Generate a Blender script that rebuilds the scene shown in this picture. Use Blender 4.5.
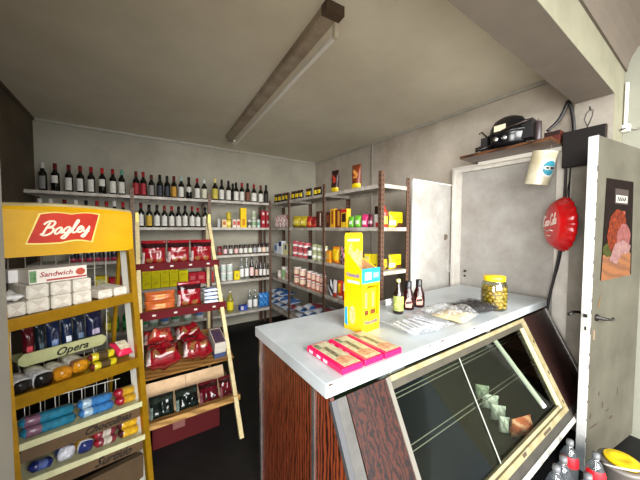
import bpy, bmesh, math, random
from mathutils import Vector, Matrix, Euler, noise
for o in list(bpy.data.objects): bpy.data.objects.remove(o)
SC = bpy.context.scene; COL = SC.collection
PI = math.pi
# ------------------------------------------------------------------ camera
FPX, YAW, PITCH, ROLL = 274.543, 0.59297, 0.04175, 0.00176
CAM = Vector((0, 0, 1.5))
_f = Vector((math.sin(YAW)*math.cos(PITCH), math.cos(YAW)*math.cos(PITCH), -math.sin(PITCH)))
_r = Vector((math.cos(YAW), -math.sin(YAW), 0)); _u = _r.cross(_f)
_r2 = _r*math.cos(ROLL)+_u*math.sin(ROLL); _u2 = -_r*math.sin(ROLL)+_u*math.cos(ROLL)
cam = bpy.data.cameras.new('camera'); cam.sensor_width = 36; cam.lens = FPX/640*36; cam.clip_start = .02
co = bpy.data.objects.new('camera', cam); COL.objects.link(co)
co.matrix_world = Matrix(((_r2.x, _u2.x, -_f.x, CAM.x), (_r2.y, _u2.y, -_f.y, CAM.y), (_r2.z, _u2.z, -_f.z, CAM.z), (0, 0, 0, 1)))
SC.camera = co
# ------------------------------------------------------------------ light
SC.view_settings.view_transform = 'Standard'; SC.view_settings.look = 'None'
SC.view_settings.exposure = 0.2; SC.view_settings.gamma = 1; SC.view_settings.use_curve_mapping = False
w = bpy.data.worlds.new('world'); SC.world = w; w.use_nodes = True
bg = w.node_tree.nodes['Background']; bg.inputs[0].default_value = (.75, .87, 1, 1); bg.inputs[1].default_value = 1.0
def area(name, loc, target, sx, sy, e, col):
    l = bpy.data.lights.new(name, 'AREA'); l.shape = 'RECTANGLE'; l.size = sx; l.size_y = sy; l.energy = e; l.color = col
    o = bpy.data.objects.new(name, l); COL.objects.link(o); o.location = loc
    o.rotation_euler = (Vector(target)-Vector(loc)).to_track_quat('-Z', 'Y').to_euler(); return o
area('street_daylight', (-.6, -5.0, 3.1), (1.0, 2.0, 1.1), 7.0, 4.6, 1800, (1, .985, .96))
area('side_window_daylight', (-3.3, -1.1, 1.5), (2.6, 1.2, 1.3), 2.0, 2.2, 240, (1, .99, .97))
# ------------------------------------------------------------------ helpers
def ray(u, v): return _r2*((u-320)/FPX)+_u2*((240-v)/FPX)+_f
def at(u, v, ax, val):
    d = ray(u, v); i = 'XYZ'.index(ax); return CAM+d*((val-CAM[i])/d[i])
def XatY(u, Y): return Y*math.tan(YAW+math.atan((u-320)/FPX))
def YatX(u, X): return X/math.tan(YAW+math.atan((u-320)/FPX))
def depth(x, y): return x*math.sin(YAW)+y*math.cos(YAW)
def lin(c):
    return tuple((x/12.92 if x <= .04045 else ((x+.055)/1.055)**2.4) for x in (v/255 for v in c))
MATS = {}
def M(col, rough=.5, metal=0, n=0, sc=12, spec=.5, bump=0, col2=None, dist=0, trans=0, emit=0, coat=0):
    key = (col, rough, metal, n, sc, spec, bump, col2, dist, trans, emit, coat)
    if key in MATS: return MATS[key]
    m = bpy.data.materials.new('material'); m.use_nodes = True; nt = m.node_tree; b = nt.nodes['Principled BSDF']
    c = lin(col)+(1,)
    b.inputs['Base Color'].default_value = c; b.inputs['Roughness'].default_value = rough; b.inputs['Metallic'].default_value = metal
    b.inputs['Specular IOR Level'].default_value = spec; b.inputs['Transmission Weight'].default_value = trans; b.inputs['Coat Weight'].default_value = coat
    if n or col2:
        tc = nt.nodes.new('ShaderNodeTexCoord'); nz = nt.nodes.new('ShaderNodeTexNoise'); nz.inputs['Scale'].default_value = sc
        nz.inputs['Detail'].default_value = 6; nz.inputs['Roughness'].default_value = .65; nz.inputs['Distortion'].default_value = dist
        nt.links.new(tc.outputs['Object'], nz.inputs['Vector'])
        cr = nt.nodes.new('ShaderNodeValToRGB'); cr.color_ramp.elements[0].position = .35; cr.color_ramp.elements[1].position = .68
        c2 = lin(col2)+(1,) if col2 else tuple(x*(1-n) for x in c[:3])+(1,)
        cr.color_ramp.elements[0].color = c2; cr.color_ramp.elements[1].color = c
        nt.links.new(nz.outputs['Fac'], cr.inputs['Fac']); nt.links.new(cr.outputs['Color'], b.inputs['Base Color'])
        if bump:
            bp = nt.nodes.new('ShaderNodeBump'); bp.inputs['Strength'].default_value = bump; bp.inputs['Distance'].default_value = .01
            nt.links.new(nz.outputs['Fac'], bp.inputs['Height']); nt.links.new(bp.outputs['Normal'], b.inputs['Normal'])
    MATS[key] = m; return m
def clear_mat(tint, gloss=.12, rough=.08, wr=0, alpha=0.0, fm=.6):
    k = ('clear', tint, gloss, rough, wr, alpha, fm)
    if k in MATS: return MATS[k]
    m = bpy.data.materials.new('clear_film'); m.use_nodes = True; nt = m.node_tree; nt.nodes.remove(nt.nodes['Principled BSDF'])
    out = nt.nodes['Material Output']; tr = nt.nodes.new('ShaderNodeBsdfTransparent'); tr.inputs[0].default_value = lin(tint)+(1,)
    gl = nt.nodes.new('ShaderNodeBsdfGlossy'); gl.inputs['Roughness'].default_value = rough
    df = nt.nodes.new('ShaderNodeBsdfDiffuse'); df.inputs[0].default_value = (.8, .82, .84, 1)
    lw = nt.nodes.new('ShaderNodeLayerWeight'); lw.inputs[0].default_value = .25
    ad = nt.nodes.new('ShaderNodeMath'); ad.operation = 'MULTIPLY_ADD'; ad.inputs[1].default_value = fm; ad.inputs[2].default_value = gloss; ad.use_clamp = True
    nt.links.new(lw.outputs['Fresnel'], ad.inputs[0])
    mx = nt.nodes.new('ShaderNodeMixShader'); nt.links.new(ad.outputs[0], mx.inputs[0]); nt.links.new(tr.outputs[0], mx.inputs[1]); nt.links.new(gl.outputs[0], mx.inputs[2])
    m2 = nt.nodes.new('ShaderNodeMixShader'); m2.inputs[0].default_value = alpha; nt.links.new(mx.outputs[0], m2.inputs[1]); nt.links.new(df.outputs[0], m2.inputs[2])
    nt.links.new(m2.outputs[0], out.inputs['Surface'])
    if wr:
        tc = nt.nodes.new('ShaderNodeTexCoord'); nz = nt.nodes.new('ShaderNodeTexNoise'); nz.inputs['Scale'].default_value = 30; nz.inputs['Detail'].default_value = 4; nz.inputs['Distortion'].default_value = 1.5
        bp = nt.nodes.new('ShaderNodeBump'); bp.inputs['Strength'].default_value = wr; bp.inputs['Distance'].default_value = .02
        nt.links.new(tc.outputs['Object'], nz.inputs['Vector']); nt.links.new(nz.outputs['Fac'], bp.inputs['Height'])
        nt.links.new(bp.outputs['Normal'], gl.inputs['Normal']); nt.links.new(bp.outputs['Normal'], df.inputs['Normal']); nt.links.new(bp.outputs['Normal'], lw.inputs['Normal'])
        if alpha:
            rp = nt.nodes.new('ShaderNodeMapRange'); rp.inputs[1].default_value = .42; rp.inputs[2].default_value = .68; rp.inputs[3].default_value = alpha*.25; rp.inputs[4].default_value = min(1, alpha*1.9)
            nt.links.new(nz.outputs['Fac'], rp.inputs[0]); nt.links.new(rp.outputs[0], m2.inputs[0])
    MATS[k] = m; return m
def wood_mat(c1, c2, axis, sc, rough=.35, dist=6, band=None):
    k = ('wood', c1, c2, axis, sc, dist)
    if k in MATS: return MATS[k]
    m = bpy.data.materials.new('wood_grain'); m.use_nodes = True; nt = m.node_tree; b = nt.nodes['Principled BSDF']
    tc = nt.nodes.new('ShaderNodeTexCoord'); mp = nt.nodes.new('ShaderNodeMapping')
    s = [1, 1, 1]; s[axis] = .22; mp.inputs['Scale'].default_value = s
    wv = nt.nodes.new('ShaderNodeTexWave'); wv.wave_type = 'BANDS'; wv.bands_direction = 'DIAGONAL' if band is None else 'XYZ'[band]
    wv.inputs['Scale'].default_value = sc; wv.inputs['Distortion'].default_value = dist; wv.inputs['Detail'].default_value = 4; wv.inputs['Detail Scale'].default_value = 1.6; wv.inputs['Detail Roughness'].default_value = .65
    nt.links.new(tc.outputs['Object'], mp.inputs[0]); nt.links.new(mp.outputs[0], wv.inputs['Vector'])
    cr = nt.nodes.new('ShaderNodeValToRGB'); cr.color_ramp.elements[0].color = lin(c2)+(1,); cr.color_ramp.elements[1].color = lin(c1)+(1,); cr.color_ramp.elements[0].position = .1; cr.color_ramp.elements[1].position = .8
    nt.links.new(wv.outputs['Fac'], cr.inputs[0]); nt.links.new(cr.outputs['Color'], b.inputs['Base Color']); b.inputs['Roughness'].default_value = rough
    MATS[k] = m; return m
class G:
    """collects geometry; obj() links it as one mesh object"""
    def __init__(s): s.v = []; s.f = []; s.m = []; s.s = []
    def add(s, vs, fs, m=0, sm=False):
        o = len(s.v); s.v += [Vector(v) for v in vs]
        for i, f in enumerate(fs):
            s.f.append([o+k for k in f]); s.m.append(m[i] if isinstance(m, (list, tuple)) else m); s.s.append(sm)
        return s
    def box(s, x0, x1, y0, y1, z0, z1, m=0):
        return s.hexa([(x0, y0, z0), (x1, y0, z0), (x1, y1, z0), (x0, y1, z0), (x0, y0, z1), (x1, y0, z1), (x1, y1, z1), (x0, y1, z1)], m)
    def hexa(s, p, m=0):   # bottom ring 0-3, top ring 4-7 (ccw from above)
        return s.add(p, [(3, 2, 1, 0), (4, 5, 6, 7), (0, 1, 5, 4), (1, 2, 6, 5), (2, 3, 7, 6), (3, 0, 4, 7)], m)
    def prism(s, poly, ax, a, b, m=0, sm=False):  # 2-D polygon pushed along axis ax from a to b
        def P(q, t):
            l = [q[0], q[1]]; l.insert(ax, t); return l
        n = len(poly); vs = [P(q, a) for q in poly]+[P(q, b) for q in poly]
        return s.add(vs, [list(range(n))[::-1], list(range(n, 2*n))]+[(i, (i+1) % n, (i+1) % n+n, i+n) for i in range(n)], m, sm)
    def lathe(s, prof, seg=16, c=(0, 0, 0), m=0, cap=True, a0=0, a1=2*PI, ms=None):
        full = abs(a1-a0-2*PI) < 1e-6; n = seg if full else seg+1; vs = []; fs = []; mi = []
        for r, z in prof:
            for k in range(n):
                a = a0+(a1-a0)*k/seg; vs.append((c[0]+r*math.cos(a), c[1]+r*math.sin(a), c[2]+z))
        for i in range(len(prof)-1):
            for k in range(seg):
                k2 = (k+1) % n; fs.append((i*n+k, i*n+k2, (i+1)*n+k2, (i+1)*n+k)); mi.append(ms[i] if ms else m)
        s.add(vs, fs, mi, True)
        if cap and full:
            if prof[0][0] > 1e-5: s.add(vs[:n], [list(range(n))[::-1]], ms[0] if ms else m)
            if prof[-1][0] > 1e-5: s.add(vs[-n:], [list(range(n))], ms[-1] if ms else m)
        return s
    def tube(s, pts, r, seg=8, m=0, closed=False):
        pts = [Vector(p) for p in pts]; n = len(pts); vs = []; fs = []; up = None
        for i, p in enumerate(pts):
            d = (pts[min(i+1, n-1)]-pts[max(i-1, 0)])
            if d.length < 1e-9: d = Vector((0, 0, 1))
            d.normalize()
            if up is None: up = Vector((0, 0, 1)) if abs(d.z) < .9 else Vector((1, 0, 0))
            a = d.cross(up); a = a.normalized() if a.length > 1e-6 else Vector((1, 0, 0)); b = a.cross(d); up = b
            rr = r[i] if isinstance(r, (list, tuple)) else r
            for k in range(seg):
                t = 2*PI*k/seg; vs.append(p+a*(rr*math.cos(t))+b*(rr*math.sin(t)))
        for i in range(n-1):
            for k in range(seg):
                k2 = (k+1) % seg; fs.append((i*seg+k, i*seg+k2, (i+1)*seg+k2, (i+1)*seg+k))
        fs.append(list(range(seg))[::-1]); fs.append([(n-1)*seg+k for k in range(seg)])
        return s.add(vs, fs, m, True)
    def bar(s, p, q, w, h, m=0, up=(0, 0, 1)):
        p = Vector(p); q = Vector(q); d = (q-p).normalized(); a = d.cross(Vector(up)).normalized()*w/2; b = a.cross(d).normalized()*h/2
        vs = [p-a-b, p+a-b, p+a+b, p-a+b, q-a-b, q+a-b, q+a+b, q-a+b]
        return s.add(vs, [(0, 1, 2, 3), (7, 6, 5, 4), (0, 4, 5, 1), (1, 5, 6, 2), (2, 6, 7, 3), (3, 7, 4, 0)], m)
    def pouch(s, w, h, t, mf=None, nx=12, ny=14, seed=0, wr=.12, crimp=.08, back=0):
        # pillow bag standing on z=0, front facing -y
        vs = []; fs = []; mi = []; row = nx+1
        for side in (-1, 1):
            for j in range(ny+1):
                v = j/ny
                for i in range(nx+1):
                    u = i/nx*2-1
                    e = max(0, 1-abs(u)**3)**.6
                    q = min(1, max(0, v-.0)/.16)**.6*min(1, max(0, (1-v-crimp))/.22)**.7 if v < 1-crimp else 0
                    q *= (1-.25*v)
                    nn = noise.noise(Vector((u*2.2+seed*7.1, v*3+side*3.3, seed*1.7)))*wr
                    th = t/2*e*q*(1+nn*2.5)+.0012
                    inset = 1-.05*q*(1-abs(2*v-1)**2)
                    vs.append((w/2*u*inset, side*th, h*v+nn*t*.15*(1 if 0 < j < ny else 0)))
        N = row*(ny+1)
        for side in (0, 1):
            for j in range(ny):
                for i in range(nx):
                    a = side*N+j*row+i; q = (a, a+1, a+row+1, a+row)
                    fs.append(q if side == 0 else q[::-1]); mi.append(mf((i+.5)/nx, (j+.5)/ny) if (mf and side == 0) else back)
        for i in range(nx):
            fs.append((i+1, i, N+i, N+i+1)); mi.append(back); k = ny*row+i; fs.append((k, k+1, N+k+1, N+k)); mi.append(back)
        for j in range(ny):
            a = j*row; fs.append((a, a+row, N+a+row, N+a)); mi.append(back); a = j*row+nx; fs.append((a+row, a, N+a, N+a+row)); mi.append(back)
        return s.add(vs, fs, mi, True)
    def ground(s, z=0):
        m_ = min(v.z for v in s.v); return s.X(Matrix.Translation((0, 0, z-m_)))
    def X(s, mat):
        s.v = [mat @ v for v in s.v]; return s
    def join(s, g, mat=None, moff=0):
        return s.add([(mat @ v if mat else v) for v in g.v], g.f, [k+moff for k in g.m], False) and s._sm(g)
    def _sm(s, g):
        s.s[-len(g.s):] = g.s; return s
    def obj(s, name, mats, parent=None, loc=(0, 0, 0), rz=0, bevel=0, rot=None):
        me = bpy.data.meshes.new(name); me.from_pydata([tuple(v) for v in s.v], [], s.f)
        for m in (mats if isinstance(mats, (list, tuple)) else [mats]): me.materials.append(m)
        me.polygons.foreach_set('material_index', s.m); me.polygons.foreach_set('use_smooth', s.s); me.update()
        bm = bmesh.new(); bm.from_mesh(me); bmesh.ops.recalc_face_normals(bm, faces=bm.faces); bm.to_mesh(me); bm.free()
        o = bpy.data.objects.new(name, me); COL.objects.link(o); o.location = loc; o.rotation_euler = rot or (0, 0, rz)
        if parent: o.parent = parent
        if bevel:
            b = o.modifiers.new('bevel', 'BEVEL'); b.width = bevel; b.segments = 2; b.limit_method = 'ANGLE'
        return o
def tag(o, label, cat, group=None):
    o['label'] = label; o['category'] = cat
    if group: o['group'] = group
    return o
def thing(name, label, cat, loc=(0, 0, 0), rz=0, group=None, rot=None):
    o = bpy.data.objects.new(name, None); COL.objects.link(o); o.location = loc; o.rotation_euler = rot or (0, 0, rz); o.empty_display_size = .05
    return tag(o, label, cat, group)
def struct(g, name, mats, parent=None, **k):
    o = g.obj(name, mats, parent, **k)
    if not parent: o['kind'] = 'structure'
    return o
ORD = ['first', 'second', 'third', 'fourth', 'fifth', 'sixth', 'seventh', 'eighth', 'ninth', 'tenth', 'eleventh', 'twelfth', 'thirteenth', 'fourteenth', 'fifteenth']
def T(x, y, z): return Matrix.Translation((x, y, z))
def R(a, ax): return Matrix.Rotation(a, 4, ax)
def S(x, y, z): return Matrix.Diagonal((x, y, z, 1))
def text_geo(txt, size, shear=0, ext=.0008, bold=0):
    c = bpy.data.curves.new('lettering', 'FONT'); c.body = txt; c.size = size; c.shear = shear; c.extrude = ext; c.align_x = 'CENTER'; c.align_y = 'CENTER'; c.offset = bold; c.resolution_u = 2
    o = bpy.data.objects.new('lettering', c); COL.objects.link(o); dg = bpy.context.evaluated_depsgraph_get()
    me = bpy.data.meshes.new_from_object(o.evaluated_get(dg)); g = G()
    g.add([v.co.copy() for v in me.vertices], [list(p.vertices) for p in me.polygons])
    bpy.data.objects.remove(o); bpy.data.curves.remove(c); bpy.data.meshes.remove(me)
    return g.X(R(PI/2, 'X'))      # now in the xz plane facing -y
GL = {'B': ([[(.02, .8), (.2, 1.0), (.5, 1.04), (.66, .9), (.58, .65), (.3, .54), (.62, .5), (.7, .25), (.5, .02), (.2, -.02), (0, .12)], [(.36, .95), (.24, .5), (.14, 0)]], .78),
 'a': ([[(.44, .42), (.26, .5), (.06, .3), (.1, .04), (.28, .06), (.45, .42), (.42, .1), (.56, .06)]], .52),
 'g': ([[(.44, .42), (.26, .5), (.06, .3), (.12, .06), (.3, .08), (.45, .44), (.4, -.1), (.24, -.4), (.04, -.3), (.3, -.06), (.56, .08)]], .52),
 'l': ([[(0, .1), (.2, .5), (.32, .92), (.22, 1.02), (.12, .6), (.12, .1), (.25, .0), (.4, .12)]], .36),
 'e': ([[(0, .15), (.25, .25), (.35, .42), (.22, .5), (.07, .3), (.12, .05), (.3, .0), (.45, .15)]], .42),
 'y': ([[(0, .42), (.08, .1), (.25, .06), (.42, .46), (.38, .0), (.25, -.4), (.05, -.32), (.3, -.05), (.5, .06)]], .52),
 'o': ([[(.25, .5), (.05, .3), (.1, .03), (.3, .03), (.42, .28), (.25, .5), (.5, .42)]], .48),
 'c': ([[(.4, .4), (.22, .5), (.05, .28), (.12, .03), (.3, .03), (.45, .15)]], .42),
 'C': ([[(.72, .78), (.62, 1.0), (.3, .95), (.08, .55), (.12, .1), (.42, .0), (.72, .2)]], .72),
 '-': ([[(.05, .3), (.25, .32)]], .3)}
def script_geo(word, h, pen, slant=.25, lift=0):
    g = G(); x = 0
    for ch in word:
        strokes, adv = GL[ch]
        for st in strokes:
            p = [Vector((x+a+slant*b, 0, b+lift*(x+a))) for a, b in st]; sm = []
            for i in range(len(p)-1):
                p0, p1, p2, p3 = p[max(i-1, 0)], p[i], p[i+1], p[min(i+2, len(p)-1)]
                for k in range(4):
                    t = k/4; sm.append(.5*((2*p1)+(p2-p0)*t+(2*p0-5*p1+4*p2-p3)*t*t+(3*p1-p0-3*p2+p3)*t**3))
            sm.append(p[-1]); g.tube([q*h for q in sm], pen, 6)
        x += adv
    w = x*h
    return g.X(T(-w/2, 0, -h/2)).X(S(1, .25, 1)), w
# ------------------------------------------------------------------ shared materials
FL = -.08                       # floor level
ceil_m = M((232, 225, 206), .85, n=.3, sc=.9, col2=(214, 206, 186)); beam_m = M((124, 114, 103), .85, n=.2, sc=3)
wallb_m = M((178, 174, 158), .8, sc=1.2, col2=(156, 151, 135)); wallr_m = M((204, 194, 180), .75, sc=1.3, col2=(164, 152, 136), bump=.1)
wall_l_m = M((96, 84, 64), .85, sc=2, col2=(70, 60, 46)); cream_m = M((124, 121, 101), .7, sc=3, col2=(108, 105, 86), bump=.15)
floor_m = M((26, 25, 24), .6, sc=4, col2=(10, 10, 10), spec=.3); jamb_m = M((146, 139, 128), .7, sc=4, col2=(120, 113, 102), bump=.1)
doorp_m = M((176, 173, 168), .5, sc=2.2, col2=(144, 138, 130)); white_m = M((225, 224, 220), .5)
steel_m = M((92, 66, 52), .5, metal=.35, sc=30, col2=(52, 36, 28)); shelf_m = M((206, 202, 192), .5, metal=.0, sc=9, col2=(150, 138, 124))
chrome_m = M((196, 196, 194), .25, metal=.9, n=.25, sc=14); black_m = M((18, 17, 17), .35); blackm_m = M((26, 24, 23), .7)
winegl_m = M((14, 15, 11), .06, spec=.7); paper_m = M((236, 233, 222), .6)
# ------------------------------------------------------------------ the room
W, D, CZ, XL, YB = 2.92, 4.49, 2.76, -.945, .69
struct(G().box(-4.1, 3.6, -7, D+.2, FL-.1, FL), 'floor', floor_m)
struct(G().box(-4, 3.1, -6.9, -.12, FL, FL+.002), 'floor_front_bounce', M((150, 142, 128), .6, n=.15, sc=3))  # unseen pale floor, added to bounce daylight up to the ceiling
struct(G().box(XL-.1, W+.15, YB, D+.15, CZ, CZ+.12), 'ceiling', ceil_m)
struct(G().box(XL-.1, W+.15, D, D+.12, FL, CZ), 'wall_back', wallb_m)
struct(G().box(W, W+.12, YB, D, FL, CZ), 'wall_right', wallr_m)
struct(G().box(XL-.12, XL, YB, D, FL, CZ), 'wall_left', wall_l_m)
struct(G().box(-4.0, -.178, .48, .66, FL, 3.0), 'wall_front_left', M((150, 146, 134), .8, n=.15, sc=6))
pier_g = G().box(2.82, 3.5, .48, YB, FL, 2.455); struct(pier_g, 'wall_front_right', jamb_m)
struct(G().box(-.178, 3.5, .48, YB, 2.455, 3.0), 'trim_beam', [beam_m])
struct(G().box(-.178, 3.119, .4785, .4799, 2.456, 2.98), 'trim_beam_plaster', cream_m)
struct(G().box(2.821, 3.119, .4785, .4799, FL+.001, 2.4555), 'trim_pier_plaster', cream_m)
struct(G().box(3.12, 3.54, -1.0, .478, FL, 2.96), 'wall_outer_right', M((136, 136, 122), .75, n=.12, sc=4))
struct(G().box(-4.1, -4.0, -1.0, .66, FL, 2.96), 'wall_outer_left', M((200, 196, 180), .8, n=.12, sc=4))
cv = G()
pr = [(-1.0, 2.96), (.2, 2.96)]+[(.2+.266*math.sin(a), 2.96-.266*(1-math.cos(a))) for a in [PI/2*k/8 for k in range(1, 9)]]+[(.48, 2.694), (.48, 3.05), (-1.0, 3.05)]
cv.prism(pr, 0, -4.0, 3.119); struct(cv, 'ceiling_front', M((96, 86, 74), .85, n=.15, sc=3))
trim_m = M((184, 180, 168), .7, n=.2, sc=8)
struct(G().box(XL, W, D-.022, D, CZ-.03, CZ), 'trim_1', trim_m)
struct(G().box(W-.022, W, YB, D-.022, CZ-.03, CZ), 'trim_2', trim_m)
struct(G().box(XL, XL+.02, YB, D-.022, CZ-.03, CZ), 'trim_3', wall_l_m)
struct(G().lathe([(.012, FL), (.012, CZ-.03)], 8, (W-.014, 2.95, 0)), 'trim_4', M((150, 144, 134), .6))
def blob_(cx, cz, rx, rz, n=14): return [(cx+rx*math.cos(2*PI*k/n)*(1+.25*noise.noise(Vector((k*1.3, cx*9, cz*7)))), cz+rz*math.sin(2*PI*k/n)*(1+.25*noise.noise(Vector((cx*5, k*1.7, cz*9))))) for k in range(n)]
# closed door in the right wall
d2 = struct(G().box(W-.014, W-.001, .80, 1.60, FL+.002, 2.09), 'door_1', doorp_m)
fr = G().box(W-.05, W-.001, 1.602, 1.68, FL+.002, 2.15).box(W-.05, W-.001, .70, .798, FL+.002, 2.15).box(W-.05, W-.001, .798, 1.602, 2.092, 2.15)
fr.box(W-.066, W-.05, 1.655, 1.68, FL+.002, 2.15).box(W-.066, W-.05, .70, 1.655, 2.13, 2.15)
fr.obj('door_frame', M((214, 208, 198), .5, n=.2, sc=10), d2)
G().lathe([(.013, 0), (.011, .012), (0, .016)], 10).X(R(-PI/2, 'Y')).X(T(W-.014, 1.548, 1.052)).obj('keyhole', blackm_m, d2)
G().lathe([(.011, 0), (.009, .01), (0, .014)], 10).X(R(-PI/2, 'Y')).X(T(W-.014, 1.548, 1.0)).obj('keyhole', blackm_m, d2)
# partition between the right rack and the wall
pt = struct(G().box(2.215, W-.055, 1.70, 1.716, FL+.002, 1.963), 'wall_partition', M((186, 185, 180), .6, sc=3, col2=(154, 149, 140)))
G().bar((2.215, 1.695, 1.97), (W-.055, 1.695, 1.97), .014, .012).obj('top_strip', M((232, 230, 222), .5), pt)
hk = G().tube([(2.77+.02*math.cos(a), 1.685, 1.405+.03*math.sin(a)) for a in [PI*k/8 for k in range(-1, 10)]], .004, 6).box(2.757, 2.783, 1.688, 1.699, 1.38, 1.44)
hk.obj('hook', M((120, 104, 88), .5, .4), pt)
gz = G().lathe([(.036, 0), (.04, .004), (.03, .008), (.028, .004)], 14).X(R(PI/2, 'X')).X(S(.8, 1, 1.5)).X(T(2.845, 1.698, 1.07))
gz.obj('recessed_pull', M((186, 184, 178), .3, .3), pt)
# open door at the right, leaf swung towards the viewer
DA = -math.atan2(.14, .99); DL = (2.345, .457, 0)
dm = M((84, 81, 69), .6, sc=2.5, col2=(66, 63, 52), bump=.08, spec=.3)
d1 = struct(G().box(0, .76, 0, .045, FL+.03, 2.07), 'door_2', dm, loc=DL, rz=DA, bevel=.003)
G().box(-.004, 0, -.001, .046, FL+.03, 2.07).obj('door_edge', M((206, 206, 206), .55, sc=30, col2=(184, 182, 178)), d1)
hd = G().lathe([(.022, 0), (.022, .01), (.012, .014), (.01, .045), (0, .047)], 12).X(R(PI/2, 'X')).X(T(.07, 0, .94))
hd.tube([(.07, -.042, .94), (.10, -.046, .936), (.15, -.046, .925), (.185, -.044, .925), (.19, -.04, .93)], [.009, .009, .008, .008, .007], 8)
hd.obj('lever_handle', M((34, 30, 28), .35, .5), d1)
lv = G().tube([(.07, .045, .95), (.07, .09, .95), (.03, .095, .955), (-.045, .092, .95)], .009, 8); lv.obj('lever_handle', M((30, 28, 27), .35, .5), d1)
G().box(-.006, -.004, .008, .036, .83, 1.05).obj('lock_plate', M((214, 212, 206), .35, .3), d1)
G().box(-.016, -.006, .014, .032, .945, .965).obj('latch_bolt', black_m, d1)
G().box(-.0075, -.006, .018, .027, .862, .886).obj('keyhole', black_m, d1)
G().box(.04, .06, -.0015, 0, .80, .86).obj('worn_patch', M((120, 98, 76), .7), d1)
G().add([(.085, -.0012, 1.0), (.105, -.0012, .995), (.12, -.0012, 1.06), (.115, -.0012, 1.1), (.11, -.0012, 1.06), (.095, -.0012, 1.03)], [(0, 1, 2, 3, 4, 5)]).obj('rust_mark', M((96, 66, 32), .7), d1)
rc = random.Random(9)
for i_ in range(16):
    z_ = .15+i_*.115+rc.uniform(-.03, .03); h_ = rc.uniform(.012, .05); G().box(-.0045, .0035+rc.uniform(0, .004), -.0022, -.0008, z_, z_+h_).obj('paint_chip', M((64, 52, 44), .7), d1)
for x_, z_, w_, h_ in ((.10, .22, .12, .012), (.22, .33, .02, .05), (.30, .27, .06, .01), (.16, .42, .015, .03), (.36, .2, .05, .02), (.45, .36, .014, .06), (.05, .30, .02, .04)):
    G().prism(blob_(x_, z_, w_/2, h_/2), 1, -.0012, -.0004).obj('rust_mark', M((58, 44, 32), .7), d1)
def DP(u, v):
    d = ray(u, v); nx, ny = .14, .99; t = (2.345*nx+.457*ny)/(d.x*nx+d.y*ny); p = CAM+d*t
    return ((p.x-2.345)*math.cos(DA)+(p.y-.457)*math.sin(DA), p.z)
# ------------------------------------------------------------------ poster on the open door
po = thing('poster', 'dark poster of roast meat and sliced ham on a board, on the open door', 'poster', (DL[0], DL[1], 0), DA)
pq = [DP(600, 279.5), DP(630.5, 274), DP(633, 182), DP(606.5, 178)]
def flat(pts, y0, y1): return G().prism(pts, 1, y0, y1)
flat(pq, -.003, -.001).obj('sheet', M((26, 16, 14), .7, sc=16, col2=(14, 9, 8), spec=.05), po)
px0, px1 = pq[0][0]+.015, pq[1][0]; pz = 1.165
def blob(cx, cz, rx, rz, seed, n=28, amp=.12):
    return [(cx+rx*math.cos(a)*(1+amp*noise.noise(Vector((math.cos(a)*2+seed, math.sin(a)*2, seed)))), cz+rz*math.sin(a)*(1+amp*noise.noise(Vector((math.cos(a)*2, math.sin(a)*2+seed, seed*2))))) for a in [2*PI*k/n for k in range(n)]]
flat([(px0-.01, pz+.005), (px1-.02, pz+.01), (px1-.03, pz+.17), (px0, pz+.17)], -.0036, -.0031).obj('cutting_board', wood_mat((108, 62, 22), (88, 48, 16), 0, 9, rough=.7), po)
flat(blob(px0+.08, pz+.2, .09, .045, 3), -.0042, -.0037).obj('herbs', M((60, 62, 22), .7, sc=50, col2=(26, 30, 12), spec=.1), po)
flat(blob(px0+.2, pz+.31, .15, .155, 1), -.0048, -.0043).obj('roast_ham', M((112, 40, 12), .6, sc=40, col2=(50, 14, 7), spec=.1), po)
flat(blob(px0+.3, pz+.275, .11, .095, 5), -.0054, -.0049).obj('ham_cut_face', M((116, 70, 66), .6, sc=25, col2=(88, 48, 46), spec=.1), po)
flat([(px0+.09, pz+.13), (px0+.2, pz+.1), (px0+.27, pz+.16), (px0+.4, pz+.17), (px0+.42, pz+.22), (px0+.3, pz+.26), (px0+.17, pz+.24), (px0+.13, pz+.19)], -.006, -.0055).obj('ham_slice', M((122, 94, 90), .6, sc=30, col2=(98, 68, 66), spec=.1), po)
flat([(px0+.14, pz+.5), (px0+.35, pz+.5), (px0+.35, pz+.6), (px0+.14, pz+.6)], -.0036, -.0031).obj('hanging_sign', M((40, 28, 22), .7), po)
flat([(px0+.155, pz+.51), (px0+.335, pz+.51), (px0+.335, pz+.558), (px0+.155, pz+.558)], -.0042, -.0037).obj('sign_panel', M((150, 146, 136), .7), po)
g = G()
for k in range(4): g.tube([(px0+.175+.036*k, -.0044, pz+.52), (px0+.185+.036*k, -.0044, pz+.548), (px0+.198+.036*k, -.0044, pz+.53), (px0+.2+.036*k, -.0044, pz+.522)], .003, 5)
g.X(S(1, 1, 1)).obj('sign_marks', black_m, po)
flat([(px0+.19, pz+.43), (px0+.31, pz+.43), (px0+.31, pz+.455), (px0+.19, pz+.455)], -.0036, -.0031).obj('red_tag', M((120, 44, 30), .7), po)
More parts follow.
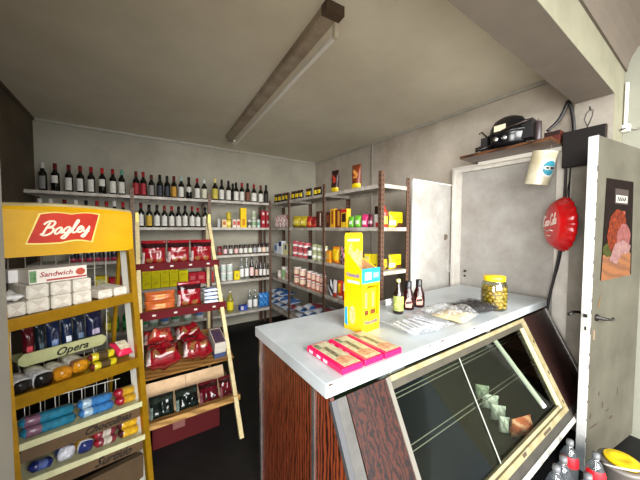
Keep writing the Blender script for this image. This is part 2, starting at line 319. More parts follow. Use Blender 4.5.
# ------------------------------------------------------------------ fluorescent lamp
a0 = Vector((.955, 1.285, 0)); a1 = Vector((1.105, 3.86, 0)); dv = (a1-a0); an = -math.atan2(dv.x, dv.y); LN = dv.length
fl = thing('fluorescent_light', 'long dusty fluorescent lamp with one bare tube on the ceiling', 'ceiling light', (a0.x, a0.y, CZ-.078), an)
hs = G().prism([(-.052, .0775), (-.045, .04), (-.03, .028), (.04, .028), (.052, .04), (.055, .0775)], 1, 0, LN)
hs.obj('housing', M((186, 172, 152), .6, sc=5, col2=(146, 130, 110)), fl)
G().box(-.056, .062, -.02, .04, .022, .0775).obj('end_cap', M((84, 66, 48), .6, n=.3), fl)
G().box(-.02, .05, LN-.03, LN+.01, .01, .0775).obj('end_cap', M((112, 98, 80), .6, n=.3), fl)
G().lathe([(.017, .075), (.017, LN-.04)], 14).X(R(-PI/2, 'X')).X(T(.055, 0, -.035)).obj('tube', M((236, 232, 222), .3), fl)
for y in (.05, LN-.045): G().box(.04, .07, y, y+.024, -.055, .028).obj('tube_holder', M((206, 196, 172), .5), fl)
# ------------------------------------------------------------------ shelving racks
SH = [1.895, 1.512, 1.115, .735, .255]
dot = bpy.data.materials.new('perforated_steel'); dot.use_nodes = True; nt = dot.node_tree; b = nt.nodes['Principled BSDF']
tc = nt.nodes.new('ShaderNodeTexCoord'); sx = nt.nodes.new('ShaderNodeSeparateXYZ'); nt.links.new(tc.outputs['Object'], sx.inputs[0])
mm = nt.nodes.new('ShaderNodeMath'); mm.operation = 'MULTIPLY'; mm.inputs[1].default_value = 1/.042; nt.links.new(sx.outputs['Z'], mm.inputs[0])
fc = nt.nodes.new('ShaderNodeMath'); fc.operation = 'FRACT'; nt.links.new(mm.outputs[0], fc.inputs[0])
gt = nt.nodes.new('ShaderNodeMath'); gt.operation = 'GREATER_THAN'; gt.inputs[1].default_value = .62; nt.links.new(fc.outputs[0], gt.inputs[0])
ax = nt.nodes.new('ShaderNodeVectorMath'); ax.operation = 'ABSOLUTE'; nt.links.new(tc.outputs['Object'], ax.inputs[0]); s2 = nt.nodes.new('ShaderNodeSeparateXYZ'); nt.links.new(ax.outputs[0], s2.inputs[0])
mn = nt.nodes.new('ShaderNodeMath'); mn.operation = 'MAXIMUM'; nt.links.new(s2.outputs[0], mn.inputs[0]); nt.links.new(s2.outputs[1], mn.inputs[1])
lt = nt.nodes.new('ShaderNodeMath'); lt.operation = 'LESS_THAN'; lt.inputs[1].default_value = .026; nt.links.new(mn.outputs[0], lt.inputs[0])
gm = nt.nodes.new('ShaderNodeMath'); gm.operation = 'GREATER_THAN'; gm.inputs[1].default_value = .012; nt.links.new(mn.outputs[0], gm.inputs[0])
m1 = nt.nodes.new('ShaderNodeMath'); m1.operation = 'MULTIPLY'; nt.links.new(lt.outputs[0], m1.inputs[0]); nt.links.new(gm.outputs[0], m1.inputs[1])
m2 = nt.nodes.new('ShaderNodeMath'); m2.operation = 'MULTIPLY'; nt.links.new(m1.outputs[0], m2.inputs[0]); nt.links.new(gt.outputs[0], m2.inputs[1])
mx = nt.nodes.new('ShaderNodeMix'); mx.data_type = 'RGBA'; mx.inputs['A'].default_value = lin((104, 76, 60))+(1,); mx.inputs['B'].default_value = lin((20, 15, 12))+(1,)
nt.links.new(m2.outputs[0], mx.inputs['Factor']); nt.links.new(mx.outputs['Result'], b.inputs['Base Color']); b.inputs['Roughness'].default_value = .5; b.inputs['Metallic'].default_value = .2
def post(par, x, y, sx_, sy_, top):   # slotted L angle, corner at x,y
    a, t = .038, .003
    g = G().box(*sorted((0, sx_*a)), *sorted((0, sy_*t)), FL+.001, top).box(*sorted((0, sx_*t)), *sorted((sy_*t, sy_*a)), FL+.001, top)
    g.obj('post', dot, par, (x, y, 0))
def shelf(par, x0, x1, y0, y1, z, lip=.034):
    g = G().box(x0, x1, y0, y1, z-.004, z).box(x0, x1, y0, y0+.003, z-lip, z-.004).box(x0, x1, y1-.003, y1, z-lip, z-.004).box(x0, x0+.003, y0+.003, y1-.003, z-lip, z-.004).box(x1-.003, x1, y0+.003, y1-.003, z-lip, z-.004)
    g.obj('shelf', shelf_m, par)
RB = 4.0; RX = 1.788
br = thing('shelving_rack', 'rusty slotted steel rack of bottles and groceries along the back wall', 'shelving rack', (0, 0, 0))
bx = [XL+.012, XatY(133, RB), XatY(210, RB), 1.772]
for i in range(3):
    for z in SH: shelf(br, bx[i]+.005, bx[i+1]-.005, RB+.005, RB+.42, z)
for i, x in enumerate(bx):
    sd = 1 if i < 3 else -1
    if i: post(br, x-(0.019 if i < 3 else 0), RB-.001, sd, 1, 1.985 if i < 3 else 1.93)
    post(br, x-(0.019 if 0 < i < 3 else 0), RB+.424, sd, -1, 1.93)
rr = thing('shelving_rack', 'rusty slotted steel rack of coffee, sauces and tins in front of right wall', 'shelving rack', (0, 0, 0))
ry = [4.345, YatX(288.5, RX), YatX(323.5, RX), YatX(381, RX)]
for i in range(3):
    for z in SH: shelf(rr, RX+.005, RX+.375, ry[i+1]+.004, ry[i]-.004, z)
for i, y in enumerate(ry):
    post(rr, RX, y+(.019 if 0 < i < 3 else 0), 1, -1 if i < 3 else 1, 2.005 if i else 1.93)
    post(rr, RX+.38, y+(.019 if 0 < i < 3 else 0), -1, -1 if i < 3 else 1, 1.98 if i == 3 else 1.93)
# ------------------------------------------------------------------ goods builders (local: base at origin, front faces -y)
def wine(loc, rz, label, cap, lab, h=.30, r=.0355, style='bordeaux', lh=(.2, .52), group=None, labw=1.25, body=None):
    t = thing('wine_bottle', label, 'wine bottle', loc, rz, group); k = h/.30
    p = [(r*.9, 0), (r, .004), (r, .175*k), (r*.93, .192*k), (r*.62, .21*k), (.0155, .226*k), (.0148, .29*k), (.0165, .292*k), (.0165, .30*k), (0, .3*k)]
    if style == 'stocky': p = [(r*.9, 0), (r, .004), (r, .165*k), (r*.8, .19*k), (r*.5, .215*k), (.017, .235*k), (.016, .3*k), (0, .3*k)]
    G().lathe(p, 14).obj('bottle_glass', body or winegl_m, t)
    G().lathe([(.0175, .238*k), (.0172, .301*k), (0, .302*k)], 12).obj('capsule', M(cap, .35), t)
    a = labw
    G().lathe([(r+.0007, lh[0]*.33*h*1.0), (r+.0007, lh[1]*h)], 12, cap=False, a0=-PI/2-a, a1=-PI/2+a).obj('label', M(lab, .6, sc=60, col2=tuple(int(c*.8) for c in lab)) if lab != 0 else paper_m, t)
    return t
def bottle(name, loc, rz, label, h, r, body, cap, lab=None, lh=(.15, .5), group=None, cat='bottle', neck=.35, clear=False, capm=None, labm=None):
    t = thing(name, label, cat, loc, rz, group)
    p = [(r*.88, 0), (r, .006), (r, h*(.97-neck)), (r*.9, h*(1.03-neck)), (r*.5, h*(1.14-neck)), (r*.36, h*.86), (r*.34, h*.93), (0, h*.93)]
    G().lathe(p, 14).obj('bottle_body', body, t)
    G().lathe([(r*.4, h*.915), (r*.4, h*.995), (0, h)], 12).obj('cap', capm or M(cap, .4), t)
    if lab: G().lathe([(r+.0008, lh[0]*h), (r+.0008, lh[1]*h)], 14, cap=False, a0=-PI/2-1.3, a1=-PI/2+1.3).obj('label', labm or M(lab, .5), t)
    return t
def can(name, loc, rz, label, r, h, col, cat='tin', lid=None, band=None, bandh=(.3, .7), group=None, rough=.35):
    t = thing(name, label, cat, loc, rz, group)
    G().lathe([(r*.96, 0), (r, .003), (r, h-.004), (r*.96, h-.002)], 14).obj('body', M(col, rough, sc=40, col2=tuple(int(c*.82) for c in col)), t)
    G().lathe([(r*1.02, h-.002-(h*.14 if lid else 0)), (r*1.02, h), (r*.9, h+.001), (0, h+.001)], 14).obj('lid', M(lid, .4) if lid else chrome_m, t)
    if band: G().lathe([(r+.0008, bandh[0]*h), (r+.0008, bandh[1]*h)], 14, cap=False, a0=-PI/2-1.35, a1=-PI/2+1.35).obj('label', M(band, .5), t)
    return t
def carton(name, loc, rz, label, w, d, h, col, cat='box', face=None, fr=(.1, .9, .35, .85), group=None, tilt=0, face2=None, fr2=None):
    o = G().box(-w/2, w/2, 0, d, 0, h).obj(name, M(col, .6, sc=25, col2=tuple(int(c*.92) for c in col), spec=.2), None, loc, rz, bevel=.0015)
    tag(o, label, cat, group)
    if face: G().box(-w/2+w*fr[0], -w/2+w*fr[1], -.0008, 0, h*fr[2], h*fr[3]).obj('printed_panel', M(face, .6, sc=60, col2=tuple(int(c*.82) for c in face), spec=.2), o)
    if face2: G().box(-w/2+w*fr2[0], -w/2+w*fr2[1], -.0016, -.0008, h*fr2[2], h*fr2[3]).obj('printed_mark', M(face2, .5), o)
    return o
def bag(name, loc, rz, label, w, h, t, cols, cat='bag', mf=None, group=None, seed=0, rot=None, wr=.12, rough=.25, pre=None):
    g = G().pouch(w, h, t, mf, seed=seed, wr=wr)
    if pre: g.X(pre)
    o = g.obj(name, [M(c, rough+.1, sc=30, col2=tuple(int(x*.85) for x in c), spec=.35) for c in cols], None, loc, rz, rot=rot)
    return tag(o, label, cat, group)
rnd = random.Random(4)
# ------------------------------------------------------------------ back rack, wine rows
BY = RB+.085
wt = (236, 233, 222); rd = (150, 30, 34); dr = (96, 20, 24); bk = (20, 18, 18)
def wrow(spec, z, where, y0=BY):
    for i, (u, cap, cn, lab, ln, kw) in enumerate(spec):
        Y = y0+kw.pop('dy', 0); kw = dict(kw)
        pos = ('leftmost' if i == 0 else 'rightmost' if i == len(spec)-1 else ORD[i]+' from left')+' on '+where
        wine((XatY(u, Y), Y, z+.0005), rnd.uniform(-.12, .12)-.45, f'{cn}-capped wine bottle, {ln} label, {pos}', cap, lab, **kw)
tl = 'top shelf, left bay'; 
wrow([(45, (196, 194, 188), 'grey', (124, 124, 120), 'grey', {}), (57.5, dr, 'maroon', wt, 'white', dict(lh=(.9, .56))), (71, dr, 'maroon', wt, 'white', {}), (82.3, (120, 30, 32), 'dark red', wt, 'white', {}),
      (93, rd, 'red', wt, 'white', {}), (104, (176, 36, 36), 'bright red', wt, 'short white', dict(lh=(.9, .56))), (114.5, rd, 'red', wt, 'white', {}), (123.3, (96, 150, 128), 'green', wt, 'narrow white', dict(r=.034))], SH[0], tl)
wrow([(137.5, dr, 'maroon', (170, 26, 40), 'red', {}), (144.7, (150, 26, 30), 'red', (176, 26, 40), 'red', {}), (152.7, (88, 44, 38), 'brown', (150, 146, 140), 'grey', dict(h=.275)), (161, bk, 'black', (52, 56, 70), 'dark', dict(h=.285)),
      (168.2, bk, 'black', (44, 46, 56), 'dark', dict(h=.28)), (175, dr, 'maroon', (206, 150, 40), 'gold', dict(h=.285)), (182.2, (160, 186, 180), 'pale teal', wt, 'white', dict(h=.29)), (189.7, bk, 'black', (222, 218, 208), 'shield-shaped', dict(h=.29, style='stocky', lh=(1.0, .55))),
      (198, rd, 'red', wt, 'white', dict(h=.285)), (205, (206, 210, 204), 'silver', (226, 222, 196), 'cream', dict(h=.285))], SH[0], 'top shelf, middle bay')
wrow([(215.7, (222, 206, 132), 'cream', (214, 196, 76), 'yellow', dict(style='stocky', h=.31, r=.041)), (222.3, bk, 'black', wt, 'white', {}), (229, bk, 'black', wt, 'white', dict(h=.295)), (233.3, bk, 'black', (40, 36, 36), 'hidden dark', dict(dy=.12, h=.28)),
      (236.6, bk, 'black', wt, 'white', dict(h=.28)), (242.3, rd, 'red', wt, 'white', dict(h=.285)), (248, bk, 'black', (120, 70, 44), 'brown', dict(h=.285)), (254.3, (140, 26, 30), 'wide red', wt, 'white', dict(style='stocky', h=.275, r=.044)),
      (261, dr, 'maroon', wt, 'white', dict(h=.27)), (266.3, bk, 'black', (44, 34, 30), 'dark', dict(h=.285))], SH[0], 'top shelf, right bay')
wrow([(41, (214, 212, 206), 'white', wt, 'white', {}), (52, (214, 212, 206), 'white', wt, 'white', {}), (65.7, dr, 'maroon', wt, 'white', {}), (77, (220, 218, 212), 'white', wt, 'white', {}), (87, bk, 'black', wt, 'white', {}),
      (98, rd, 'red', wt, 'white', {}), (107.3, rd, 'red', wt, 'white', {}), (115.2, (214, 212, 206), 'white', wt, 'white', dict(h=.31)), (123.8, (160, 34, 36), 'red', (40, 38, 36), 'dark', {})], SH[1], 'second shelf, left bay')
wrow([(141.5, dr, 'maroon', wt, 'white', {}), (149.7, bk, 'black', (214, 176, 52), 'yellow', dict(h=.285)), (157.5, bk, 'black', wt, 'white', dict(h=.285)), (165, (130, 30, 32), 'red', wt, 'white', dict(h=.28)), (172.2, rd, 'red', wt, 'white', dict(h=.275)),
      (179, bk, 'black', wt, 'slanted white', dict(h=.275)), (185.5, bk, 'black', wt, 'white', dict(h=.29, r=.034)), (192.5, (120, 30, 34), 'dark red', wt, 'white', dict(h=.285)), (198.2, rd, 'red', wt, 'white', dict(h=.27)), (205.3, bk, 'black', wt, 'white', dict(h=.28))], SH[1], 'second shelf, middle bay')
# ------------------------------------------------------------------ back rack, right bay groceries
def brow(spec, z, where, y0=BY-.03):
    """kind,u0,u1,height px,colours..."""
    for it in spec:
        kind, u0, u1, hp = it[:4]; a = it[4]
        Y = y0+a.get('dy', 0); x0, x1 = XatY(u0, Y), XatY(u1, Y); x = (x0+x1)/2; w = (x1-x0)*.9; h = hp*depth(x, Y)/FPX; zz = z+.0005+a.get('dz', 0)*depth(x, Y)/FPX
        lab = a['l']+' '+where
        if kind == 'can': can(a.get('n', 'tin_can'), (x, Y+w/2, zz), -.4, lab, w/2, h, a['c'], a.get('cat', 'tin'), a.get('lid'), a.get('band'), a.get('bh', (.3, .7)))
        elif kind == 'box': carton(a.get('n', 'carton'), (x, Y, zz), 0, lab, w, min(.1, max(.04, w*.7)), h, a['c'], a.get('cat', 'box'), a.get('face'), a.get('fr', (.12, .88, .3, .8)), face2=a.get('face2'), fr2=a.get('fr2'))
        elif kind == 'bag': bag(a.get('n', 'packet'), (x, Y+.03, zz), 0, lab, w*1.08, h, min(.06, w*.6), a['c'], a.get('cat', 'packet'), a.get('mf'), seed=u0)
        elif kind == 'bot': bottle(a.get('n', 'bottle'), (x, Y+w/2, zz), -.4, lab, h, w/2, a['b'], a['cap'], a.get('lab'), a.get('lh', (.12, .5)), neck=a.get('neck', .4))
glass_clear = M((214, 222, 218), .05, trans=.85); glass_dk = M((30, 18, 12), .06, spec=.7)
s2w = 'on second shelf, back rack right bay'
brow([('can', 217.3, 221.3, 9, dict(l='small grey-white tin leftmost', c=(196, 196, 190))), 
      ('box', 222, 227, 8, dict(l='cream box with orange print', c=(232, 216, 170), face=(226, 150, 80), face2=(150, 60, 40), fr2=(.3, .7, .4, .6))),
      ('can', 226.8, 232, 8, dict(l='lower yellow tin of stack of two', c=(232, 200, 60), band=(244, 226, 120))), ('can', 226.8, 232, 7, dict(dz=8.2, l='upper yellow tin of stack of two', c=(224, 196, 40), band=(196, 176, 40))),
      ('box', 232.6, 236.8, 8, dict(l='white box with pink print', c=(236, 226, 214), face=(214, 110, 90))), ('box', 237, 240.4, 8, dict(l='white box with red print beside tall yellow box', c=(236, 214, 190), face=(206, 60, 40))),
      ('box', 240.5, 247, 19.5, dict(l='tall bright yellow box', c=(246, 208, 30), face=(226, 150, 30), fr=(.25, .75, .1, .45))),
      ('can', 248, 251.8, 8, dict(l='small white tin with dark band', c=(214, 212, 204), band=(70, 70, 70))), ('can', 252, 257, 8, dict(l='lower pale green tin of two', c=(206, 214, 190), band=(130, 160, 120))),
      ('can', 252, 257, 8.5, dict(dz=8.2, l='upper pale green tin of two', c=(206, 210, 190), band=(150, 166, 130))), ('can', 257.2, 261, 8, dict(l='small white tin with green print', c=(206, 216, 204), band=(110, 150, 130))),
      ('box', 261.3, 265.6, 8.2, dict(l='lower left red box of block of four', c=(160, 34, 44), face=(232, 220, 214), fr=(.25, .75, .5, .85))), ('box', 266, 270.3, 8.2, dict(l='lower right red box of block of four', c=(160, 34, 44), face=(232, 220, 214), fr=(.25, .75, .5, .85))),
      ('box', 261.3, 265.6, 8.2, dict(dz=8.4, l='upper left red box of block of four', c=(170, 34, 44), face=(232, 220, 214), fr=(.25, .75, .5, .85))), ('box', 266, 270.3, 8.2, dict(dz=8.4, l='upper right red box of block of four', c=(170, 34, 44), face=(232, 220, 214), fr=(.25, .75, .5, .85)))], SH[1], s2w)
lc = [(226, 190, 190), (206, 206, 200), (224, 176, 170), (206, 206, 196), (214, 210, 200), (214, 216, 196), (160, 160, 166), (206, 204, 196), (226, 196, 170), (210, 210, 200)]
us = [225.5, 231, 236.5, 241.3, 246, 250.7, 255.3, 260, 264.4, 268.7]
brow([('bag', 217.5, 222.5, 9, dict(l='small dark red packet left of jars', c=[(110, 22, 26), (180, 60, 50)], mf=lambda u, v: 1 if v < .3 else 0))]+
     [('can', u-2.2, u+2.2, 9.2, dict(n='jam_jar', cat='jar', l=f'black-lidded jar, {"leftmost" if i == 0 else "rightmost" if i == 9 else ORD[i]+" from left"}', c=(70, 44, 36), lid=(24, 22, 22), band=c, bh=(.12, .62))) for i, (u, c) in enumerate(zip(us, lc))], SH[2], 'on third shelf, back rack right bay')
g5 = (196, 214, 200)
brow([('can', 220.5, 226.5, 8.4, dict(n='paper_roll', cat='roll', l='lower left white wrapped roll', c=(226, 230, 224), lid=(240, 240, 236), band=g5)), ('can', 220.5, 226.5, 8, dict(dz=8.6, n='paper_roll', cat='roll', l='upper left white wrapped roll', c=(226, 230, 224), lid=(240, 240, 236), band=g5)),
      ('can', 227, 233.3, 8.4, dict(n='paper_roll', cat='roll', l='lower right white wrapped roll', c=(226, 230, 224), lid=(240, 240, 236), band=g5)), ('can', 227, 233.3, 8, dict(dz=8.6, n='paper_roll', cat='roll', l='upper right white wrapped roll', c=(226, 230, 224), lid=(240, 240, 236), band=g5)),
      ('box', 233.6, 239.6, 9, dict(l='square yellow box', c=(240, 214, 30), face=(206, 190, 60), fr=(.3, .7, .3, .7))),
      ('bot', 239.8, 244.3, 21, dict(n='liquor_bottle', l='clear bottle with white label, left of two', b=glass_clear, cap=(190, 190, 190), lab=(236, 236, 232))), ('bot', 244.7, 249.3, 21, dict(n='liquor_bottle', l='clear bottle with white label, right of two', b=glass_clear, cap=(190, 190, 190), lab=(236, 236, 232))),
      ('bot', 249.8, 254.3, 22, dict(n='liquor_bottle', l='dark bottle with pink-white label', b=glass_dk, cap=(60, 40, 36), lab=(230, 196, 190))), ('bot', 255, 258.6, 17, dict(n='liquor_bottle', l='short dark bottle with tan label', b=glass_dk, cap=(40, 28, 24), lab=(206, 170, 150))),
      ('bot', 259.2, 262.6, 17, dict(n='liquor_bottle', l='short dark bottle, white label, third from right', b=glass_dk, cap=(24, 20, 20), lab=(226, 222, 214))), ('bot', 263, 266.4, 16, dict(n='liquor_bottle', l='short dark bottle, white label, second from right', b=glass_dk, cap=(24, 20, 20), lab=(226, 222, 214))),
      ('bot', 267, 270.6, 15, dict(n='liquor_bottle', l='small white-capped dark bottle, rightmost', b=glass_dk, cap=(230, 228, 220), lab=(226, 222, 214)))], SH[3], 'on fourth shelf, back rack right bay')
oil_m = M((206, 196, 90), .08, trans=.6)
brow([('bot', 218.5, 225, 20, dict(n='oil_bottle', l='pale yellow oil bottle behind cookie rack', b=oil_m, cap=(226, 222, 200), lab=(222, 214, 60))), ('bot', 226.5, 234, 22, dict(n='oil_bottle', l='oil bottle with bright yellow label', b=oil_m, cap=(210, 206, 190), lab=(240, 222, 30))),
      ('box', 239, 247.5, 5, dict(l='small blue and white box', c=(60, 84, 170), face=(226, 226, 232), fr=(.1, .45, .2, .9))),
      ('bot', 247.5, 252.5, 20, dict(n='liquor_bottle', l='clear white-labelled bottle, left of pair beside blue bag', b=glass_clear, cap=(200, 200, 196), lab=(236, 236, 232))), ('bot', 253, 258, 19, dict(n='liquor_bottle', l='clear white-labelled bottle touching blue bag', b=glass_clear, cap=(200, 200, 196), lab=(236, 236, 232))),
      ('bag', 258.5, 271.5, 14.5, dict(n='blue_bag', cat='bag', l='rounded bright blue plastic bag', c=[(44, 118, 196), (90, 160, 224)], mf=lambda u, v: 1 if (int(u*9)+int(v*7)) % 3 == 0 else 0))], SH[4], 'on bottom shelf, back rack')
# middle bay lower shelves, seen through the display racks
ylw = (250, 232, 20)
for c in range(5):
    for k in range(2 if c < 4 else 2):
        u0 = 141+9.2*c if c < 4 else 178; u1 = u0+9 if c < 4 else 187.3; Y = BY-.03; x0, x1 = XatY(u0, Y), XatY(u1, Y); h = .128 if c < 4 else .1
        carton('yellow_box', ((x0+x1)/2, Y, SH[3]+.0005+(h+.001)*k), 0, f'bright yellow box, {"lower" if k == 0 else "upper"} of {"leftmost" if c == 0 else "rightmost" if c == 4 else ORD[c]} yellow stack on fourth shelf', x1-x0-.002, .09, h, (255, 242, 0), face=(255, 232, 0), fr=(.2, .8, .35, .65))
for c in range(3):
    u0 = 187.8+8.6*c; Y = BY-.03; x0, x1 = XatY(u0, Y), XatY(u0+8.2, Y)
    carton('red_box', ((x0+x1)/2, Y, SH[3]+.0005), 0, f'red box, {["left", "middle", "right"][c]} of three beside the yellow boxes', x1-x0-.002, .09, .16, (200, 30, 50), face=(232, 120, 120), fr=(.2, .8, .4, .7))
for u, nm, c, cap, h in [(105.5, 'yellow-labelled bottle', oil_m, (220, 214, 190), .27), (113, 'green bottle', M((20, 120, 50), .1, trans=.3), (30, 130, 60), .26), (123.5, 'green bottle', M((20, 120, 50), .1, trans=.3), (30, 130, 60), .26)]:
    bottle('soda_bottle', (XatY(u, BY), BY, SH[4]+.0005), -.4, f'{nm} on bottom shelf, {"beside the green pair" if u < 110 else "left of two green ones" if u < 120 else "right of two green ones"}', h, .034, c, cap, (236, 226, 60) if u < 110 else (60, 150, 80), (.15, .45))
for i, u in enumerate([141, 152, 163, 174, 186, 198]):
    can('detergent_tub', (XatY(u, BY), BY, SH[4]+.0005), -.4, f'pale tub, {ORD[i]} from left on bottom shelf behind cookie rack', .05, .12+.02*(i % 2), [(214, 220, 210), (150, 190, 160), (226, 226, 220)][i % 3], 'tub', (230, 232, 228), [(60, 140, 90), (230, 230, 226), (70, 110, 170)][i % 3])
# left bay, third and fourth shelves (seen under the yellow sign)
for i in range(6):
    u = 72+8.3*i; Y = BY
    bag('candy_packet', (XatY(u, Y), Y, SH[2]+.0005), 0, f'dark blue and pink packet, {"leftmost" if i == 0 else ORD[i]+" from left"} on third shelf, left bay', .064, .15, .045, [(28, 28, 48), (190, 60, 90), (150, 150, 160)], 'packet', lambda u, v: 1 if v < .3 else (2 if .55 < v < .75 and .3 < u < .7 else 0), seed=i)
carton('yellow_box', (XatY(100, BY), BY, SH[3]+.0005), 0, 'yellow box with white print on fourth shelf, left bay', .12, .09, .20, (232, 210, 30), face=(240, 236, 170), fr=(.15, .85, .4, .75))
carton('red_box', (XatY(113.5, BY), BY, SH[3]+.0005), 0, 'plain red box on fourth shelf, left bay', .12, .09, .17, (196, 28, 44), face=(220, 80, 84), fr=(.15, .85, .4, .75))
# ------------------------------------------------------------------ right rack goods
def rrow(spec, z, where, xf=RX+.02):
    for it in spec:
        kind, u0, u1, hp, a = it
        X0 = xf+a.get('dx', 0); y0, y1 = YatX(u0, X0), YatX(u1, X0); y = (y0+y1)/2; w = (y0-y1)*.86; h = hp*depth(X0, y)/FPX; zz = z+.0005+a.get('dz', 0)*depth(X0, y)/FPX
        lab = a['l']+' '+where; d = a.get('d', min(.09, max(.035, w*.6)))
        if kind == 'can': can(a.get('n', 'tin_can'), (X0+w/2, y, zz), -PI/2+.5, lab, w/2, h, a['c'], a.get('cat', 'tin'), a.get('lid'), a.get('band'), a.get('bh', (.3, .7)))
        elif kind == 'box': carton(a.get('n', 'carton'), (X0, y, zz), -PI/2, lab, w, d, h, a['c'], a.get('cat', 'box'), a.get('face'), a.get('fr', (.12, .88, .3, .8)), face2=a.get('face2'), fr2=a.get('fr2'))
        elif kind == 'bag': bag(a.get('n', 'packet'), (X0+d/2, y, zz), -PI/2+.12, lab, w, h, d, a['c'], a.get('cat', 'packet'), a.get('mf'), seed=u0)
        elif kind == 'bot': bottle(a.get('n', 'bottle'), (X0+w/2, y, zz), -PI/2+.5, lab, h, w/2, a['b'], a['cap'], a.get('lab'), a.get('lh', (.12, .5)), neck=a.get('neck', .4))
YE = (240, 206, 20); BK = (26, 20, 18)
coff = lambda u, v: 1 if (.18 < v < .62 and .05 < u < .95) else (2 if v > .8 and .3 < u < .6 else 0)
cs = [(273.5, 276.8), (277, 280.3), (281, 283.6), (284, 287), (290, 293.6), (294, 297.4), (297.6, 301.4), (304.5, 310.2), (312.5, 315.8), (316.2, 319.6)]
rrow([('bag', a, b, 8.6, dict(n='coffee_sachet', cat='packet', l=f'black and yellow coffee sachet, {"leftmost" if i == 0 else "rightmost" if i == 9 else ORD[i]+" from left"}', c=[BK, YE, (150, 60, 30)], mf=coff, d=.05)) for i, (a, b) in enumerate(cs)], SH[0], 'on right rack top shelf')
tall = lambda u, v: 1 if v < .24 else (2 if .42 < v < .8 and abs(u-.5-.18*math.sin(v*14)) < .2 else 0)
rrow([('bag', 329.4, 336.2, 22, dict(n='cocoa_packet', l='tall dark packet with yellow foot, left of two', c=[(52, 26, 22), (236, 200, 30), (176, 60, 40)], mf=tall)),
      ('bag', 349.3, 358, 24, dict(n='cocoa_packet', l='tall brown packet with yellow foot, right of two', c=[(120, 52, 24), (240, 210, 30), (206, 140, 70)], mf=tall))], SH[0], 'on right rack top shelf')
rw = lambda u, v: 1 if (math.sin(u*17+v*9)*math.cos(v*15-u*5)) > .25 else 0
rrow([('bag', 273.8, 277.4, 12.5, dict(l='white packet with red specks, left of four', c=[(236, 232, 226), (196, 60, 50)], mf=rw, d=.06)), ('bag', 277.6, 280.6, 12.5, dict(l='white packet with red specks, second of four', c=[(236, 232, 226), (196, 60, 50)], mf=rw, d=.06)),
      ('bag', 280.8, 283.8, 13, dict(l='white packet with red specks, third of four', c=[(236, 232, 226), (196, 60, 50)], mf=rw, d=.06)), ('bag', 284, 287.2, 13, dict(l='white packet with red specks, right of four', c=[(236, 232, 226), (196, 60, 50)], mf=rw, d=.06)),
      ('bag', 290.8, 298.4, 11.5, dict(n='cocoa_bag', l='plump yellow bag, left of two', c=[(214, 190, 40), (150, 130, 30), (240, 226, 130)], mf=lambda u, v: 2 if .35 < v < .6 and .2 < u < .8 else (1 if v < .2 else 0))), ('bag', 298.8, 305, 11.5, dict(n='cocoa_bag', l='plump yellow bag, right of two', c=[(214, 190, 40), (150, 130, 30), (240, 226, 130)], mf=lambda u, v: 2 if .35 < v < .6 and .2 < u < .8 else (1 if v < .2 else 0))),
      ('bag', 305.4, 310, 11, dict(l='red packet with orange patch', c=[(190, 40, 30), (230, 120, 50)], mf=lambda u, v: 1 if .2 < v < .5 and u > .4 else 0)), ('bag', 310.2, 315.4, 11, dict(l='dark red packet beside brown box', c=[(150, 26, 24), (206, 70, 44)], mf=lambda u, v: 1 if v < .3 else 0)),
      ('box', 315.8, 321.6, 16, dict(l='tall brown box left of the post', c=(84, 40, 26), face=(230, 214, 196), fr=(.7, .95, .1, .9))),
      ('box', 326, 329.4, 15.5, dict(l='tall dark brown box right of the post', c=(72, 34, 24), face=(150, 70, 40), fr=(.2, .8, .3, .8))), ('box', 329.8, 334.6, 18.5, dict(l='tall orange and yellow box', c=(226, 168, 40), face=(150, 66, 24), fr=(.3, .7, .2, .9))),
      ('box', 335, 340, 18, dict(l='tall maroon and tan box', c=(120, 44, 26), face=(214, 160, 60), fr=(.5, .95, .1, .9))), ('box', 340.4, 347, 18.5, dict(l='tall yellow box with dark picture and red top', c=(230, 186, 40), face=(60, 34, 24), fr=(.15, .85, .3, .75), face2=(196, 30, 30), fr2=(.0, 1, .8, .98))),
      ('bag', 347.4, 352.4, 11, dict(l='light green packet, left of two', c=[(110, 190, 50), (230, 236, 220)], mf=lambda u, v: 1 if .25 < v < .6 and .3 < u < .8 else 0)), ('bag', 353, 359.4, 12, dict(l='light green packet, right of two', c=[(120, 196, 60), (230, 236, 220)], mf=lambda u, v: 1 if .25 < v < .6 and .3 < u < .8 else 0)),
      ('bag', 360, 366.4, 13, dict(l='pink packet with white patch', c=[(222, 60, 120), (240, 220, 226)], mf=lambda u, v: 1 if .2 < v < .5 and .2 < u < .8 else 0)), ('bag', 366.8, 371.2, 13, dict(l='dark maroon packet', c=[(110, 24, 54), (190, 160, 166)], mf=lambda u, v: 1 if .3 < v < .5 else 0)),
      ('bag', 372.4, 379.6, 13, dict(l='white packet with red foot left of the end post', c=[(230, 228, 224), (206, 40, 50)], mf=lambda u, v: 1 if v < .35 and u > .3 else 0)),
      ('box', 374, 379, 21, dict(dx=.12, l='dark tall box behind the white packet', c=(46, 34, 32)))], SH[1], 'on right rack second shelf')
def endrow(spec, z, where):     # goods on the near end, seen between the last two posts
    for kind, u0, u1, hp, a in spec:
        Y = ry[3]+.05+a.get('dy', 0); x0, x1 = XatY(u0, Y), XatY(u1, Y); x = (x0+x1)/2; w = x1-x0; h = hp*depth(x, Y)/FPX; lab = a['l']+' '+where; zz = z+.0005
        if kind == 'bag': bag(a.get('n', 'packet'), (x, Y+.03, zz), .0, lab, w, h, .055, a['c'], 'bag', a.get('mf'), seed=u0)
        else: bottle(a.get('n', 'bottle'), (x, Y+w/2, zz), 0, lab, h, w/2, a['b'], a['cap'], a.get('lab'), neck=.3)
ybag = lambda u, v: 1 if (.12 < v < .4 and u < .3) else (2 if v < .28 and u > .4 else (3 if .5 < v < .7 and .2 < u < .8 else 0))
YC = [(236, 208, 20), (230, 226, 210), (90, 50, 24), (200, 160, 20)]
